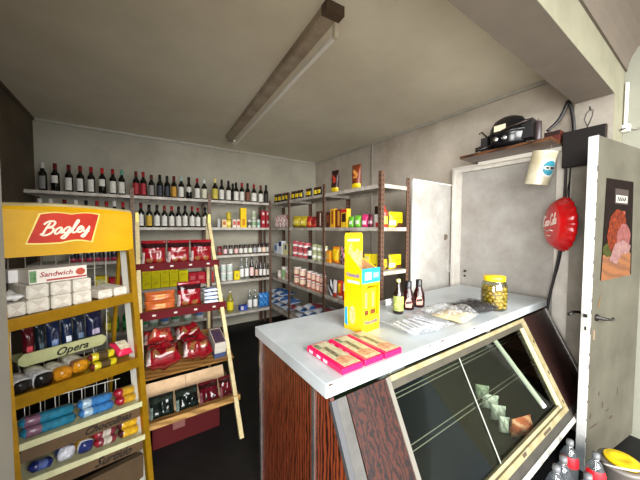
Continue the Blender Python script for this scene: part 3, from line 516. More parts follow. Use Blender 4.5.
endrow([('bot', 384, 389, 22, dict(n='sauce_bottle', l='slim orange-red bottle with yellow label', b=M((170, 50, 24), .3), cap=(150, 30, 26), lab=(236, 200, 60))), ('bag', 391, 405, 15.5, dict(n='cocoa_bag', l='big yellow cocoa bag', c=YC, mf=ybag))], SH[1], 'at near end of right rack second shelf')
endrow([('bag', 383.5, 389.5, 11, dict(n='cocoa_bag', l='small yellow and brown bag', c=[(214, 180, 40), (110, 60, 24), (60, 40, 20), (180, 140, 30)], mf=ybag)), ('bag', 391.5, 404, 14.5, dict(n='cocoa_bag', l='larger yellow and brown bag', c=YC, mf=ybag))], SH[2], 'at near end of right rack third shelf')
red2 = lambda l, dz=0: dict(dz=dz, l=l, c=(206, 90, 96), band=(236, 226, 222), bh=(.35, .6))
grn2 = lambda l, dz=0: dict(dz=dz, l=l, c=(196, 200, 150), band=(236, 236, 226), bh=(.3, .6))
rrow([('box', 273.8, 277.6, 10, dict(l='pale blue box, left of three', c=(206, 214, 224), face=(120, 150, 190))), ('box', 278, 282, 13, dict(l='white and navy box, middle of three', c=(230, 234, 240), face=(50, 70, 120), fr=(.1, .9, .6, .95))), ('box', 282.4, 287, 11, dict(l='pale yellow box, right of three', c=(232, 226, 170), face=(90, 110, 160), fr=(.5, .95, .5, .9)))]+
     sum([[('can', u, u+5, 7.6, red2(f'lower red and white tin of {ORD[i]} red stack')), ('can', u, u+5, 7.6, red2(f'upper red and white tin of {ORD[i]} red stack', 7.8))] for i, u in enumerate((290.6, 296, 301))], [])+
     [('can', 306.2, 310, 12, dict(l='black and white tin', c=(40, 36, 36), band=(226, 226, 222)))]+
     sum([[('can', u, u+4.6, 7.8, grn2(f'lower pale green tin of {ORD[i]} green stack')), ('can', u, u+4.6, 7.8, grn2(f'upper pale green tin of {ORD[i]} green stack', 8.0))] for i, u in enumerate((310.3, 315.2, 319.2))][:3], [])+
     [('box', 326, 330, 12, dict(l='small orange box', c=(232, 150, 30), face=(240, 190, 80))), ('bag', 330.4, 337.6, 17, dict(l='yellow packet with orange print', c=[(244, 196, 20), (236, 140, 30)], mf=lambda u, v: 1 if v < .25 or v > .85 else 0)),
      ('bag', 338.6, 345, 18, dict(l='black packet with pink pattern', c=[(44, 24, 36), (206, 130, 150), (220, 210, 206)], mf=lambda u, v: 1 if math.sin(u*9+v*13) > .45 else (2 if math.cos(u*14-v*9) > .8 else 0))),
      ('box', 364, 370.4, 15.5, dict(l='yellow box, left of two', c=(246, 222, 40), face=(250, 236, 150), fr=(.15, .85, .55, .85))), ('box', 371, 377.6, 16.5, dict(l='yellow box, right of two', c=(246, 222, 40), face=(150, 90, 40), fr=(.35, .85, .2, .4)))], SH[2], 'on right rack third shelf')
def jarc(l, c, c2): return dict(n='preserve_jar', cat='jar', l=l, c=c, lid=(226, 214, 206), band=c2, bh=(.2, .75))
rrow([('can', 276, 279.6, 8, jarc('small pink jar', (222, 180, 170), (230, 224, 214))), ('can', 280, 283.4, 13, jarc('white and green jar left of post', (206, 214, 190), (130, 170, 110))), ('can', 283.8, 287, 11, jarc('pale jar touching the post', (226, 220, 206), (190, 150, 130)))]+
     [('can', u, u+4.4, 8.4, jarc(f'{["lower", "upper"][k]} red and cream jar of {ORD[i]} stack', (190, 90, 70), (232, 206, 180))|dict(dz=8.7*k)) for i, u in enumerate((292, 297.6)) for k in range(2)]+
     [('can', u, u+4.2, 8.6, jarc(f'{["lower", "upper"][k]} orange and pink jar of {ORD[i]} stack past gap', (206, 110, 80), (236, 196, 176))|dict(dz=8.9*k)) for i, u in enumerate((305, 309.6, 314, 318.2)) for k in range(2)]+
     [('bag', 327.6, 331.8, 17, dict(l='black and white packet', c=[(44, 40, 50), (224, 220, 222)], mf=lambda u, v: 1 if math.sin(u*8+v*11) > .2 else 0)), ('bag', 332.2, 335.8, 18, dict(l='white packet with red stripe', c=[(226, 220, 214), (186, 50, 40)], mf=lambda u, v: 1 if v < .3 else 0)),
      ('bag', 336.2, 341.6, 19, dict(l='red packet with yellow sun', c=[(206, 60, 30), (246, 200, 40), (236, 226, 214)], mf=lambda u, v: 1 if (u-.5)**2+(v-.62)**2 < .07 else (2 if v < .2 else 0))), ('bag', 342, 345.6, 18, dict(l='red and white packet', c=[(196, 50, 40), (230, 220, 214)], mf=lambda u, v: 1 if v > .6 else 0))], SH[3], 'on right rack fourth shelf')
k = 0
for (y, n) in [(4.13, 3), (3.90, 3), (3.67, 2), (3.26, 2), (3.03, 3), (2.79, 3)]:
    for j in range(n):
        o = G().pouch(.2, .3, .07, lambda u, v: 1 if (.3 < v < .65) else (2 if u > .8 else 0), seed=k, wr=.2).X(R(-PI/2, 'X')).ground().obj('sugar_bag', [M((226, 230, 238), .35), M((70, 120, 190) if k % 3 else (150, 60, 70), .35), M((40, 90, 150), .35)], None, (RX+.04, y, SH[4]+.001+.088*j), -PI/2+rnd.uniform(-.08, .08))
        tag(o, f'blue and white bag, {["bottom", "second", "third"][j]} of {ORD[[4.13, 3.90, 3.67, 3.26, 3.03, 2.79].index(y)]} pile from corner, right rack bottom shelf', 'bag'); k += 1
# ------------------------------------------------------------------ yellow biscuit display rack (far left)
gold_m = M((188, 142, 26), .3, metal=.55, n=.25, sc=18); ysign_m = M((222, 172, 16), .25, sc=3, col2=(204, 150, 8)); railc_m = M((206, 204, 160), .4, n=.2, sc=20)
TH = math.radians(30); BU = Vector((.866, .5)); BN = Vector((.5, -.866)); PR = Vector((-.01, 2.0)); PL = PR-.53*BU
def bs(u, v, back=0):       # photo ray -> (s, z) on the rack's leaning front plane
    d = ray(u, v); a = d.x*BN.x+d.y*BN.y+.1*d.z; t = (.1*(1.4-1.5)-back+PR.dot(BN))/a; p = CAM+d*t
    return (Vector((p.x, p.y))-PR).dot(BU)+.53, p.z
def yf(z): return -.1*(1.4-z)
def BW(s, y, z): q = PL+BU*s-BN*y; return (q.x, q.y, z)
bgr = thing('biscuit_display_rack', 'yellow and gold biscuit display stand with red logo sign, far left', 'display rack', (PL.x, PL.y, 0), TH)
# header sign with a dusty rolled-back top
N = 12; g = G(); 
for (prof, m) in (([(0, 1.37), (0, 1.585), (.004, 1.597)], 0), ([(.004, 1.597), (.018, 1.612), (.05, 1.62)], 1)):
    pass
prof = [(0, 1.37), (-.003, 1.45), (-.003, 1.53), (0, 1.582), (.006, 1.594), (.02, 1.606), (.055, 1.612), (.06, 1.606), (.06, 1.37)]
vs = []; fs = []; mi = []
for i in range(N+1):
    x = -.02+(.545)*i/N; bow = .012*math.sin(PI*i/N)
    for j, (y, z) in enumerate(prof): vs.append((x, y+yf(1.48)-.01, z+(bow if j >= 4 and j < 8 else 0)))
n = len(prof)
for i in range(N):
    for j in range(n):
        j2 = (j+1) % n; fs.append((i*n+j, (i+1)*n+j, (i+1)*n+j2, i*n+j2)); mi.append(1 if 4 <= j <= 6 else 0)
fs += [list(range(n)), [N*n+j for j in range(n)][::-1]]; mi += [0, 0]
sgn = g.add(vs, fs, mi).obj('header_sign', [ysign_m, M((216, 202, 150), .55, sc=8, col2=(176, 156, 104))], bgr)
q = [bs(26, 243), bs(90, 241), bs(96, 214.5), bs(38, 214)]; ysg = yf(1.48)-.0165
def wavy(bl, br_, tr, tl_, a, grow=0):
    pts = []; 
    for i in range(13):
        t = i/12; pts.append((bl[0]+(br_[0]-bl[0])*t+(2*t-1)*grow, bl[1]+(br_[1]-bl[1])*t-a*math.sin(2*PI*t)*.8+a*abs(math.sin(2*PI*t))*.5-grow))
    for i in range(13):
        t = 1-i/12; pts.append((tl_[0]+(tr[0]-tl_[0])*t+(2*t-1)*grow, tl_[1]+(tr[1]-tl_[1])*t+a*abs(math.sin(2*PI*t))*1.0-a*.3+grow*.6))
    return pts
def logo(par, c, y, dx=0):
    G().prism(wavy(*q, .008, .007), 1, y, y+.001).obj('logo_border', M((244, 222, 120), .4), par)
    G().prism(wavy(*q, .008), 1, y-.0012, y-.0002).obj('logo_flag', M((206, 52, 22), .3, sc=8, col2=(184, 38, 16)), par)
    sg, wl = script_geo('Bagley', .062, .0050, .3, .09); cx = sum(p[0] for p in q)/4; cz = sum(p[1] for p in q)/4
    k = (q[1][0]-q[0][0])*.80/wl
    sg.X(S(k, 1, k)).X(T(cx-.004, y-.0018, cz-.004)).obj('lettering', M((250, 240, 214), .4), par)
logo(sgn, None, ysg)
# posts
for s, w_ in ((-.035, .03), (.502, .03)):
    z0, z1 = FL+.001, (1.595 if s > 0 else 1.36)
    g = G().hexa([(s, yf(z0), z0), (s+w_, yf(z0), z0), (s+w_, yf(z0)+.03, z0), (s, yf(z0)+.03, z0), (s, yf(z1), z1), (s+w_, yf(z1), z1), (s+w_, yf(z1)+.03, z1), (s, yf(z1)+.03, z1)])
    g.obj('post', gold_m, bgr)
    z1 = 1.36
    G().hexa([(s+.004, yf(z0)+.032, z0), (s+.02, yf(z0)+.032, z0), (s+.02, yf(z0)+.1, z0), (s+.004, yf(z0)+.1, z0), (s+.004, yf(z1)+.032, z1), (s+.02, yf(z1)+.032, z1), (s+.02, yf(z1)+.1, z1), (s+.004, yf(z1)+.1, z1)]).obj('side_strip', M((240, 238, 226), .35), bgr)  # white colour stands for daylight reflected on the post's inner face
    G().bar((s+.015, .36, FL+.014), (s+.015, .12, 1.36), .018, .018, up=(1, 0, 0)).obj('rear_leg', gold_m, bgr)
def bshelf(zl, zr, lip, dep, mat_, s0=-.005, s1=.502, back=0., name='shelf', drop=0.012):
    def Z(s): return zl+(zr-zl)*(s/.5)
    y0l, y0r = yf(Z(s0))+back, yf(Z(s1))+back
    g = G().hexa([(s0, y0l, Z(s0)-lip), (s1, y0r, Z(s1)-lip), (s1, y0r+.008, Z(s1)-lip), (s0, y0l+.008, Z(s0)-lip), (s0, y0l-.004, Z(s0)), (s1, y0r-.004, Z(s1)), (s1, y0r+.006, Z(s1)), (s0, y0l+.006, Z(s0))])
    g.hexa([(s0, y0l+.009, Z(s0)-drop-.006), (s1, y0r+.009, Z(s1)-drop-.006), (s1, y0r+dep, Z(s1)-drop-.006), (s0, y0l+dep, Z(s0)-drop-.006), (s0, y0l+.009, Z(s0)-drop), (s1, y0r+.009, Z(s1)-drop), (s1, y0r+dep, Z(s1)-drop), (s0, y0l+dep, Z(s0)-drop)])
    return g.obj(name, mat_, bgr)
bshelf(1.108, 1.118, .055, .30, gold_m)
bshelf(.778, .735, .06, .30, gold_m)
rl = {}
for nm, zl, zr in (('d', .573, .476), ('e', .415, .281)):
    rl[nm] = bshelf(zl, zr, .032, .27, railc_m, name='shelf_rail')
rail_shade_m = M((92, 70, 44), .6, n=.3)  # brown puts shade into the colour of the cream rail's lower face
def rail_panel(zl, zr, txt, sc_, size, s0=0, s1=.49, back=0, mat_=rail_shade_m):
    def Z(s): return zl+(zr-zl)*(s/.5)
    y = yf(zl)+back+.004; yr = yf(zr)+back+.004
    p = G().hexa([(s0, y, Z(s0)-.055), (s1, yr, Z(s1)-.055), (s1, yr+.004, Z(s1)-.055), (s0, y+.004, Z(s0)-.055), (s0, y, Z(s0)), (s1, yr, Z(s1)), (s1, yr+.004, Z(s1)), (s0, y+.004, Z(s0))]).obj('price_rail', mat_, bgr)
    a = math.atan2(zr-zl, .5); yy = yf(Z(sc_))+back+.0025
    text_geo(txt, size, .35, .0006, .0012).X(R(-a, 'Y')).X(R(math.atan2(yr-y, .5), 'Z')).X(T(sc_, yy, Z(sc_)-.026)).obj('lettering', M((22, 18, 14), .6), p)
rail_panel(.54, .444, 'Chocolinas', .33, .05); rail_panel(.383, .249, 'Surtido', .34, .06)
# recessed rail with rounded ends
def Zo(s): return .885+(.865-.885)*(s/.5)
g = G(); so0, so1 = bs(17, 357, .2)[0], bs(105, 336, .2)[0]
g.prism([(so0, Zo(so0)-.045), (so0+.02, Zo(so0)-.062), (so1-.02, Zo(so1)-.062), (so1, Zo(so1)-.045), (so1, Zo(so1)-.018), (so1-.02, Zo(so1)), (so0+.02, Zo(so0)), (so0, Zo(so0)-.018)], 1, yf(.87)+.19, yf(.87)+.202)
g.box(so0, so1, yf(.87)+.203, yf(.87)+.34, .842, .848); op = g.obj('recessed_shelf', M((176, 178, 128), .4, n=.2, sc=20), bgr)
text_geo('Opera', .055, .35, .0006, .0012).X(R(.04, 'Y')).X(T(bs(72, 343, .19)[0], yf(.87)+.1885, Zo(.3)-.034)).obj('lettering', M((22, 24, 14), .6), op)
for sx_ in (so0+.03, so1-.03): G().tube([(sx_, yf(.87)+.335, .842), (sx_, .17, .842-.14)], .004, 6).obj('strut', M((200, 196, 180), .4, .5), bgr)
# wire grid back and wire guards
wire_m = M((214, 210, 196), .4, metal=.3)
g = G()
for i in range(9): g.tube([(.01+.06*i, .255-.0, .20), (.01+.06*i, .22, 1.36)], .0022, 5)
for z in (1.17, 1.25, .64): g.tube([(-.02, yf(z)+.31, z), (.5, yf(z)+.31, z)], .0022, 5)
g.obj('wire_grid', wire_m, bgr)
for zl, zr in ((.66, .56), (.53, .395)):
    g = G(); y = yf(zl)+.20; g.tube([(0, y, zl), (.5, y, zr)], .0028, 5)
    for i in range(9): s_ = .02+.057*i; z = zl+(zr-zl)*s_/.5; g.tube([(s_, y, z), (s_, y, z-.09)], .0022, 5)
    g.obj('wire_guard', M((230, 228, 220), .4), bgr)
G().hexa([(0, -.10, .03), (.49, -.11, .03), (.49, -.07, .03), (0, -.07, .03), (0, -.105, .28), (.49, -.115, .17), (.49, -.075, .17), (0, -.075, .28)]).obj('kick_panel', M((84, 66, 44), .6, n=.3), bgr)
# --- packs on it
wtp = (222, 218, 206)
def bitem(g, name, mats, label, cat, s, z, y, tilt=0, group=None, rz=0):
    p = BW(s, y, z); o = g.obj(name, mats, None, p); o.rotation_euler = (Matrix.Rotation(TH, 3, 'Z') @ Matrix.Rotation(tilt, 3, 'Y') @ Matrix.Rotation(rz, 3, 'Z')).to_euler(); return tag(o, label, cat, group)
def brick(w, d, h, seed):     # paper-wrapped cracker pack with folded end
    g = G().box(-w/2, w/2, 0, d, 0, h)
    g.add([(-w*.38, -.0012, h*.12), (0, -.0025, h*.45), (w*.38, -.0012, h*.12)], [(0, 2, 1)], 1).add([(-w*.38, -.0012, h*.9), (0, -.0025, h*.5), (w*.38, -.0012, h*.9)], [(0, 1, 2)], 1)
    return g
pm = [M((232, 226, 214), .5, sc=40, col2=(206, 198, 182)), M((200, 190, 174), .5)]
cols = [(.1, 2), (.185, 2), (.27, 2)]; zA = 1.108
for i, (s_, nn) in enumerate(cols):
    for k_ in range(nn):
        o = bitem(brick(.078, .2, .064, i), 'cracker_pack', pm, f'pale wrapped cracker pack, {["lower", "upper"][k_]} row, {["left", "middle", "right"][i]} column under the long box', 'cracker pack', s_, zA+.0655*k_-.003*0, yf(zA)+.02, -math.atan2(.01, .5)*0)
        o.modifiers.new('bevel', 'BEVEL').width = .006
for i, s_ in enumerate((.375, .452)):
    o = bitem(brick(.07, .2, .05, i+4), 'cracker_pack', pm, f'single cracker pack with pale top, {["left", "right"][i]} of two at shelf right end', 'cracker pack', s_, zA+.001, yf(zA)+.02); o.modifiers.new('bevel', 'BEVEL').width = .008
o = bitem(brick(.062, .2, .06, 8), 'cracker_pack', pm, 'single cracker pack at far left end under crumpled white wrapper', 'cracker pack', .028, zA, yf(zA)+.02); o.modifiers.new('bevel', 'BEVEL').width = .006
bitem(G().pouch(.058, .16, .03, seed=3, wr=.5).X(R(-PI/2, 'X')).ground(), 'crumpled_wrapper', M((236, 236, 234), .35), 'crumpled white wrapper lying on the far left cracker pack', 'wrapper', .028, zA+.062, yf(zA)+.03)
g = G().box(-.11, .11, 0, .12, 0, .066, 0); sb = bitem(g, 'biscuit_box', M((226, 218, 206), .45), 'long white box reading Sandwich lying on top of cracker packs', 'box', .185, zA+.1325, yf(zA)+.035)
G().box(-.108, -.085, -.001, -.0002, .006, .06).obj('green_band', M((60, 110, 60), .5, sc=60, col2=(120, 160, 110)), sb)
G().box(-.05, .108, -.001, -.0002, .006, .015).obj('red_band', M((166, 70, 64), .5), sb)
G().prism(blob(.083, .036, .02, .018, 2), 1, -.0014, -.0002).obj('biscuit_picture', M((150, 84, 44), .5, sc=90, col2=(200, 60, 50)), sb)
text_geo('Sandwich', .033, .2, .0005, .0006).X(T(-.012, -.0008, .038)).obj('lettering', M((158, 58, 56), .5), sb)
bitem(brick(.06, .07, .06, 9), 'cracker_pack', M((232, 230, 226), .5), 'white cracker pack standing behind left end of the long box', 'cracker pack', .075, zA+.1325, yf(zA)+.16)
# dark wafer packs on the recessed shelf
for i, (u0, u1, c, c2) in enumerate([(22, 35, (92, 16, 26), (196, 60, 70)), (36, 46, (24, 40, 52), (70, 90, 96)), (47, 61.5, (26, 40, 78), (96, 116, 156)), (62.5, 74, (22, 40, 76), (206, 210, 220)), (74.5, 87, (30, 42, 60), (84, 104, 130)), (87.5, 104, (24, 30, 64), (160, 150, 170))]):
    sa, sb_ = bs(u0, 330, .22)[0], bs(u1, 330, .22)[0]
    bitem(G().pouch((sb_-sa)*.97, .155, .05, lambda u, v, i=i: 1 if (.12 < v < .35 and .25 < u < .75) else 0, seed=i+20, wr=.15), 'wafer_packet', [M(c, .28, sc=30, col2=tuple(int(x*.6) for x in c)), M(c2, .4)],
          f'{"dark red" if i == 0 else "dark navy blue"} wafer packet, {"leftmost" if i == 0 else "rightmost" if i == 5 else ORD[i]+" from left"} above the rounded rail', 'packet', (sa+sb_)/2, .8485, yf(.87)+.245)
# roll packs: cylinders with pinched ends along local x
def roll(L, r, cols, squash=.8):
    n = 10; prof = [(-L/2, .35), (-L/2+.004, .5), (-L/2+.012, 1), (-L*.18, 1), (L*.18, 1), (L/2-.012, 1), (L/2-.004, .5), (L/2, .35)]; seg = 12; vs = []; fs = []; mi = []
    for x, k_ in prof:
        for j in range(seg): a = 2*PI*(j+.5)/seg; ca, sa = math.cos(a), math.sin(a); e = 1/max(abs(ca), abs(sa))**.45; vs.append((x, r*k_*ca*e, r*squash*(1+k_*sa*e)))
    for i in range(7):
        for j in range(seg): j2 = (j+1) % seg; fs.append((i*seg+j, i*seg+j2, (i+1)*seg+j2, (i+1)*seg+j)); mi.append(cols[i])
    g = G().add(vs, fs, mi, True); g.add(vs[:seg], [list(range(seg))], cols[0]).add(vs[-seg:], [list(range(seg))[::-1]], cols[6]); return g
def zC(s): return .772-.012+(.735-.778)*(s/.5)
def zD(s): return .573-.011+(.476-.573)*(s/.5)
def zE(s): return .415-.011+(.281-.415)*(s/.5)
tC, tD, tE = math.atan2(.043, .5), math.atan2(.097, .5), math.atan2(.134, .5)
def put_roll(L, r, cols, mats, lab, s, zfun, lvl, tilt, y, rz=0, cat='biscuit pack', name='biscuit_pack', sq=.8):
    z = zfun(s)+.0035+r*math.tan(tilt)*1.0+lvl; return bitem(roll(L, r, cols, sq), name, [M(c, .28, sc=40, col2=tuple(int(x*.7) for x in c)) for c in mats], lab, cat, s, z, y, tilt, rz=rz)
yC = yf(.76)+.105; yD = yf(.52)+.055; yE = yf(.35)+.055
put_roll(.15, .032, [0, 0, 1, 1, 1, 1, 0], [(26, 24, 24), (236, 236, 236)], 'black biscuit pack with white wrapper band, far left on gold middle shelf', .03, zC, 0, tC, yC+.0, PI/2, sq=.9)
put_roll(.16, .035, [0, 0, 1, 1, 1, 1, 0], [(24, 22, 22), (236, 236, 236)], 'black biscuit pack with white band, beside the orange packs', .098, zC, 0, tC, yC+.0, PI/2, sq=.95)
put_roll(.17, .034, [0, 0, 0, 1, 1, 0, 0], [(212, 140, 26), (230, 226, 216)], 'orange and white biscuit pack, left of two beside black packs', .172, zC, 0, tC, yC, PI/2, sq=.9)
put_roll(.17, .034, [0, 0, 2, 1, 1, 0, 0], [(222, 150, 24), (232, 226, 214), (150, 100, 60)], 'orange and white biscuit pack, right of two beside yellow packs', .243, zC, .012, tC, yC+.01, PI/2, sq=.9)
put_roll(.128, .025, [1, 1, 0, 2, 0, 1, 1], [(224, 206, 30), (110, 44, 36), (90, 70, 40)], 'yellow biscuit pack with brown ends, lower of two', .346, zC, 0, tC, yC-.06, .0)
put_roll(.128, .025, [1, 1, 0, 2, 0, 1, 1], [(228, 210, 40), (110, 44, 36), (90, 70, 40)], 'yellow biscuit pack with brown ends, upper of two', .346, zC, .044, tC, yC-.04, .0)
put_roll(.128, .03, [0, 0, 0, 0, 0, 0, 0], [(206, 196, 40)], 'plain yellow biscuit pack behind the two brown-ended ones', .346, zC, .0, tC, yC+.035, .0)
pk = bitem(G().pouch(.08, .12, .055, seed=9, wr=.1).X(R(-PI/2+.45, 'X')).X(T(0, 0, .036)), 'biscuit_pack', [M((206, 40, 78), .3)], 'pink and cream biscuit pack at right end of middle shelf', 'biscuit pack', .454, zC(.454)+.006, yf(.74)+.04, tC)
G().box(-.026, .028, .02, .09, .0265, .0285).X(R(.45, 'X')).X(T(0, 0, .036)).obj('label', M((232, 222, 196), .5, sc=50, col2=(170, 160, 130)), pk)
for i, (s_, c, c2, L) in enumerate([(.128, (40, 126, 156), (24, 44, 70), .20), (.298, (60, 126, 190), (30, 60, 110), .158)]):
    for k_ in range(2):
        put_roll(L, .026, [0, 0, 2, 0, 0, 1, 1], [c, c2, (130, 90, 110) if i == 0 else (170, 196, 214)], f'{"teal" if i == 0 else "blue"} long biscuit pack, {["lower", "upper"][k_]} of two, upper rail shelf {"left" if i == 0 else "centre"}', s_-.02*(i == 0), zD, .043*k_, tD, yD+.012*k_)
for k_ in range(2):
    put_roll(.108, .026, [1, 1, 1, 0, 0, 0, 0], [(206, 160, 40), (160, 26, 46)], f'yellow biscuit pack with red end, {["lower", "upper"][k_]} of two at right of upper rail shelf', .441, zD, .043*k_, tD, yD+.012*k_)
put_roll(.085, .024, [0, 0, 0, 1, 0, 0, 0], [(30, 40, 104), (90, 110, 170)], 'dark blue biscuit pack at left end of lowest shelf', .066, zE, 0, tE, yE)
def upright(s, c, mats, lab):
    bitem(roll(.1, .03, c, .9), 'biscuit_pack', [M(x, .25) for x in mats], lab, 'biscuit pack', s, zE(s)+.004, yE+.0, tE, rz=PI/2-.1)
put_roll(.1, .031, [1, 1, 1, 0, 1, 1, 1], [(40, 70, 150), (226, 228, 236)], 'white and blue biscuit pack, plump, lowest shelf', .155, zE, 0, tE, yE+.02, PI/2-.12, sq=.95)
put_roll(.1, .031, [2, 2, 1, 0, 1, 1, 1], [(228, 168, 30), (232, 232, 232), (40, 50, 110)], 'white and orange biscuit pack with blue end, lowest shelf', .232, zE, 0, tE, yE+.02, PI/2-.12, sq=.95)
for k_ in range(2):
    put_roll(.108, .024, [1, 1, 2, 0, 2, 1, 1], [(206, 196, 180), (150, 30, 44), (130, 50, 60)], f'white biscuit pack with dark red ends, {["lower", "upper"][k_]} of two, lowest shelf', .325, zE, .041*k_, tE, yE+.008*k_)
    put_roll(.108, .027, [1, 1, 0, 0, 0, 2, 2], [(220, 172, 40), (74, 30, 34), (196, 40, 56)], f'yellow and red biscuit pack, {["lower", "upper"][k_]} of two at right of lowest shelf', .441, zE, .046*k_, tE, yE+.012*k_)
# ------------------------------------------------------------------ second display stand (wooden A-frame)
crm_m = M((222, 206, 158), .45, sc=20, col2=(190, 170, 120)); strip_m = M((92, 20, 26), .75, n=.2, spec=.15); wood_sh = wood_mat((150, 108, 56), (110, 74, 36), 0, 12)
r2 = thing('cookie_display_rack', 'cream A-frame display stand with dark red shelf strips, beside yellow stand', 'display rack', (0, 0, 0))
X0, X1 = .018, .628
def y2(z): return 2.05+.66*(z-.05)*.92
for x in (X0, X1):
    z1 = 1.60
    G().bar((x, 1.975, FL+.012), (x, y2(z1), z1), .028, .03, up=(1, 0, 0)).obj('front_leg', crm_m, r2)
    G().bar((x-.002, 3.02, FL+.012), (x-.002, y2(z1)+.05, z1), .024, .026, up=(1, 0, 0)).obj('rear_leg', crm_m, r2)
    G().box(x-.012, x+.012, y2(1.55)-.02, y2(1.55)+.07, 1.555, 1.64).obj('top_bracket', M((226, 206, 90), .45), r2)
for z in (1.20, .845):
    yy = y2(z)-.045
    G().box(X0-.03, X1+.035, yy, yy+.004, z-.062, z+.004).obj('shelf_strip', strip_m, r2)
    G().box(X0-.03, X1+.035, yy+.0045, yy+.20, z-.02, z-.012).obj('shelf', wood_sh, r2)
    for i in range(4): G().box(X0+.08+.15*i, X0+.105+.15*i, yy-.001, yy-.0002, z-.036, z-.022).obj('price_tab', M((196, 190, 180), .5), r2)
z3, z4 = .425, .18
G().box(X0-.02, X1+.035, 0, .48, -.014, 0).X(T(0, 2.27, z3) @ R(.25, 'X')).obj('shelf', wood_sh, r2)
G().box(X0-.02, X1+.035, 2.12, 2.62, z4-.014, z4).obj('shelf', wood_sh, r2); G().box(X0-.02, X1+.035, 2.11, 2.1195, z4-.035, z4+.008).obj('shelf_strip', wood_mat((176, 136, 80), (130, 96, 50), 0, 12), r2)
RDc = [(150, 18, 30), (48, 12, 18), (160, 104, 62), (226, 206, 200)]
def cookief(u, v):
    if v > .66 and v < .86: return 1
    if v < .3 and ((u-.3)**2*6+(v-.17)**2*14 < .12 or (u-.7)**2*6+(v-.16)**2*14 < .12): return 2
    if u < .1 and v < .5: return 3
    return 0
def squig(par, x0, x1, z, y, amp=.012):
    G().tube([(x0+(x1-x0)*t/24, y-.004*math.sin(PI*t/24), z+amp*.5*math.sin(t*1.1)+.0004*t) for t in range(25)], .0017, 5).obj('script_flourish', M((236, 214, 206), .4), par)
def cookie(x, y, z, lab, w=.195, h=.20, t=.085, rot=None, seed=0, rz=0, sq=True):
    g = G().pouch(w, h, t, cookief, 18, 16, seed=seed, wr=.13)
    o = g.obj('cookie_bag', [M(c, .18, sc=30, col2=tuple(int(k_*.7) for k_ in c)) for c in RDc], None, (x, y, z), rz, rot=rot); tag(o, lab, 'cookie bag')
    if sq: squig(o, -.045, .05, h*.5, -t/2*.98-.002, .010)
    return o
zz = 1.20-.0115; yb = y2(1.20)+.045
for i, (x, n_) in enumerate(((.134, 'left'), (.326, 'middle'), (.518, 'right'))):
    cookie(x, yb, zz, f'red cookie bag, {n_} of three upright on top strip shelf of cream stand', seed=i+1, h=.205-.0*i, rz=rnd.uniform(-.06, .06), w=.186)
zz = .845-.0115; yb = y2(.845)+.05
cookie(.378, yb, zz, 'red cookie bag standing alone on second strip shelf of cream stand', seed=5, w=.19, h=.21)
for k_ in range(2):
    o = tag(G().pouch(.22, .075, .07, lambda u, v: 1 if .3 < u < .7 and .3 < v < .7 else 0, seed=30+k_).obj('biscuit_tray', [M((176, 88, 40), .3), M((214, 140, 70), .4)], None, (.16, yb, zz+.076*k_)), f'orange-brown biscuit tray, {["lower", "upper"][k_]} of two at left of second strip shelf', 'biscuit pack')
for k_ in range(4):
    o = tag(G().pouch(.125, .14, .028, lambda u, v: 1 if (.2 < u < .8 and .15 < v < .5) else 0, seed=40+k_).X(R(-PI/2, 'X')).X(T(0, 0, .0165)).obj('napkin_packet', [M((214, 222, 230), .3), M((60, 90, 160), .35)], None, (.548, yb-.06, zz+.001+.034*k_), rnd.uniform(-.08, .08)), f'white and blue packet, {["lowest", "second lowest", "third lowest", "topmost"][k_]} in pile right of standing cookie bag', 'packet')
# lying cookie bags on the third shelf
def lying(x, y, z, lab, rz, seed, tilt=.0, w=.24, h=.2, t=.08, cols=RDc, name='cookie_bag', cat='cookie bag'):
    g = G().pouch(w, h, t, cookief, 16, 14, seed=seed, wr=.28).X(R(-PI/2, 'X')).X(T(0, 0, t*.62))
    return tag(g.obj(name, [M(c, .14, sc=30, col2=tuple(int(k_*.6) for k_ in c)) for c in cols], None, (x, y, z), rot=(tilt, 0, rz)), lab, cat)
def on3(x, d, lab, rz, seed, w, h, t, cols=RDc): return lying(x, 2.27+d*math.cos(.25), z3+d*math.sin(.25)+.022, lab, rz, seed, .25, w, h, t, cols)
on3(.14, .26, 'red cookie bag lying at back left of cream stand, brighter red', 0, 11, .21, .20, .13, [(190, 40, 40), (70, 14, 20), (206, 120, 90), (226, 190, 180)])
on3(.365, .26, 'red cookie bag lying at back right of cream stand', .05, 12, .2, .20, .12)
on3(.155, -.02, 'dark red cookie bag lying at front left of cream stand', .03, 13, .225, .24, .16)
on3(.385, -.02, 'dark red cookie bag lying at front right of cream stand', -.03, 14, .21, .24, .16)
for k_ in range(3):
    y_ = 2.27; bxo = carton('biscuit_box', (.565, y_, z3+.012+.047*k_), .0, f'flat white-edged box with navy top, {["bottom", "middle", "top"][k_]} of stack on cream stand', .09, .22, .045, (206, 198, 186) if k_ else (70, 84, 120))
    bxo.rotation_euler = (.25, 0, 0); bxo.location = (.558, 2.30-.047*k_*math.sin(.25), z3+.03*math.sin(.25)+.003+.047*k_*math.cos(.25))
    G().box(-.04, .04, .012, .205, .0454, .0464).obj('printed_top', M((40, 44, 84), .35, sc=30, col2=(90, 60, 60)), bxo)
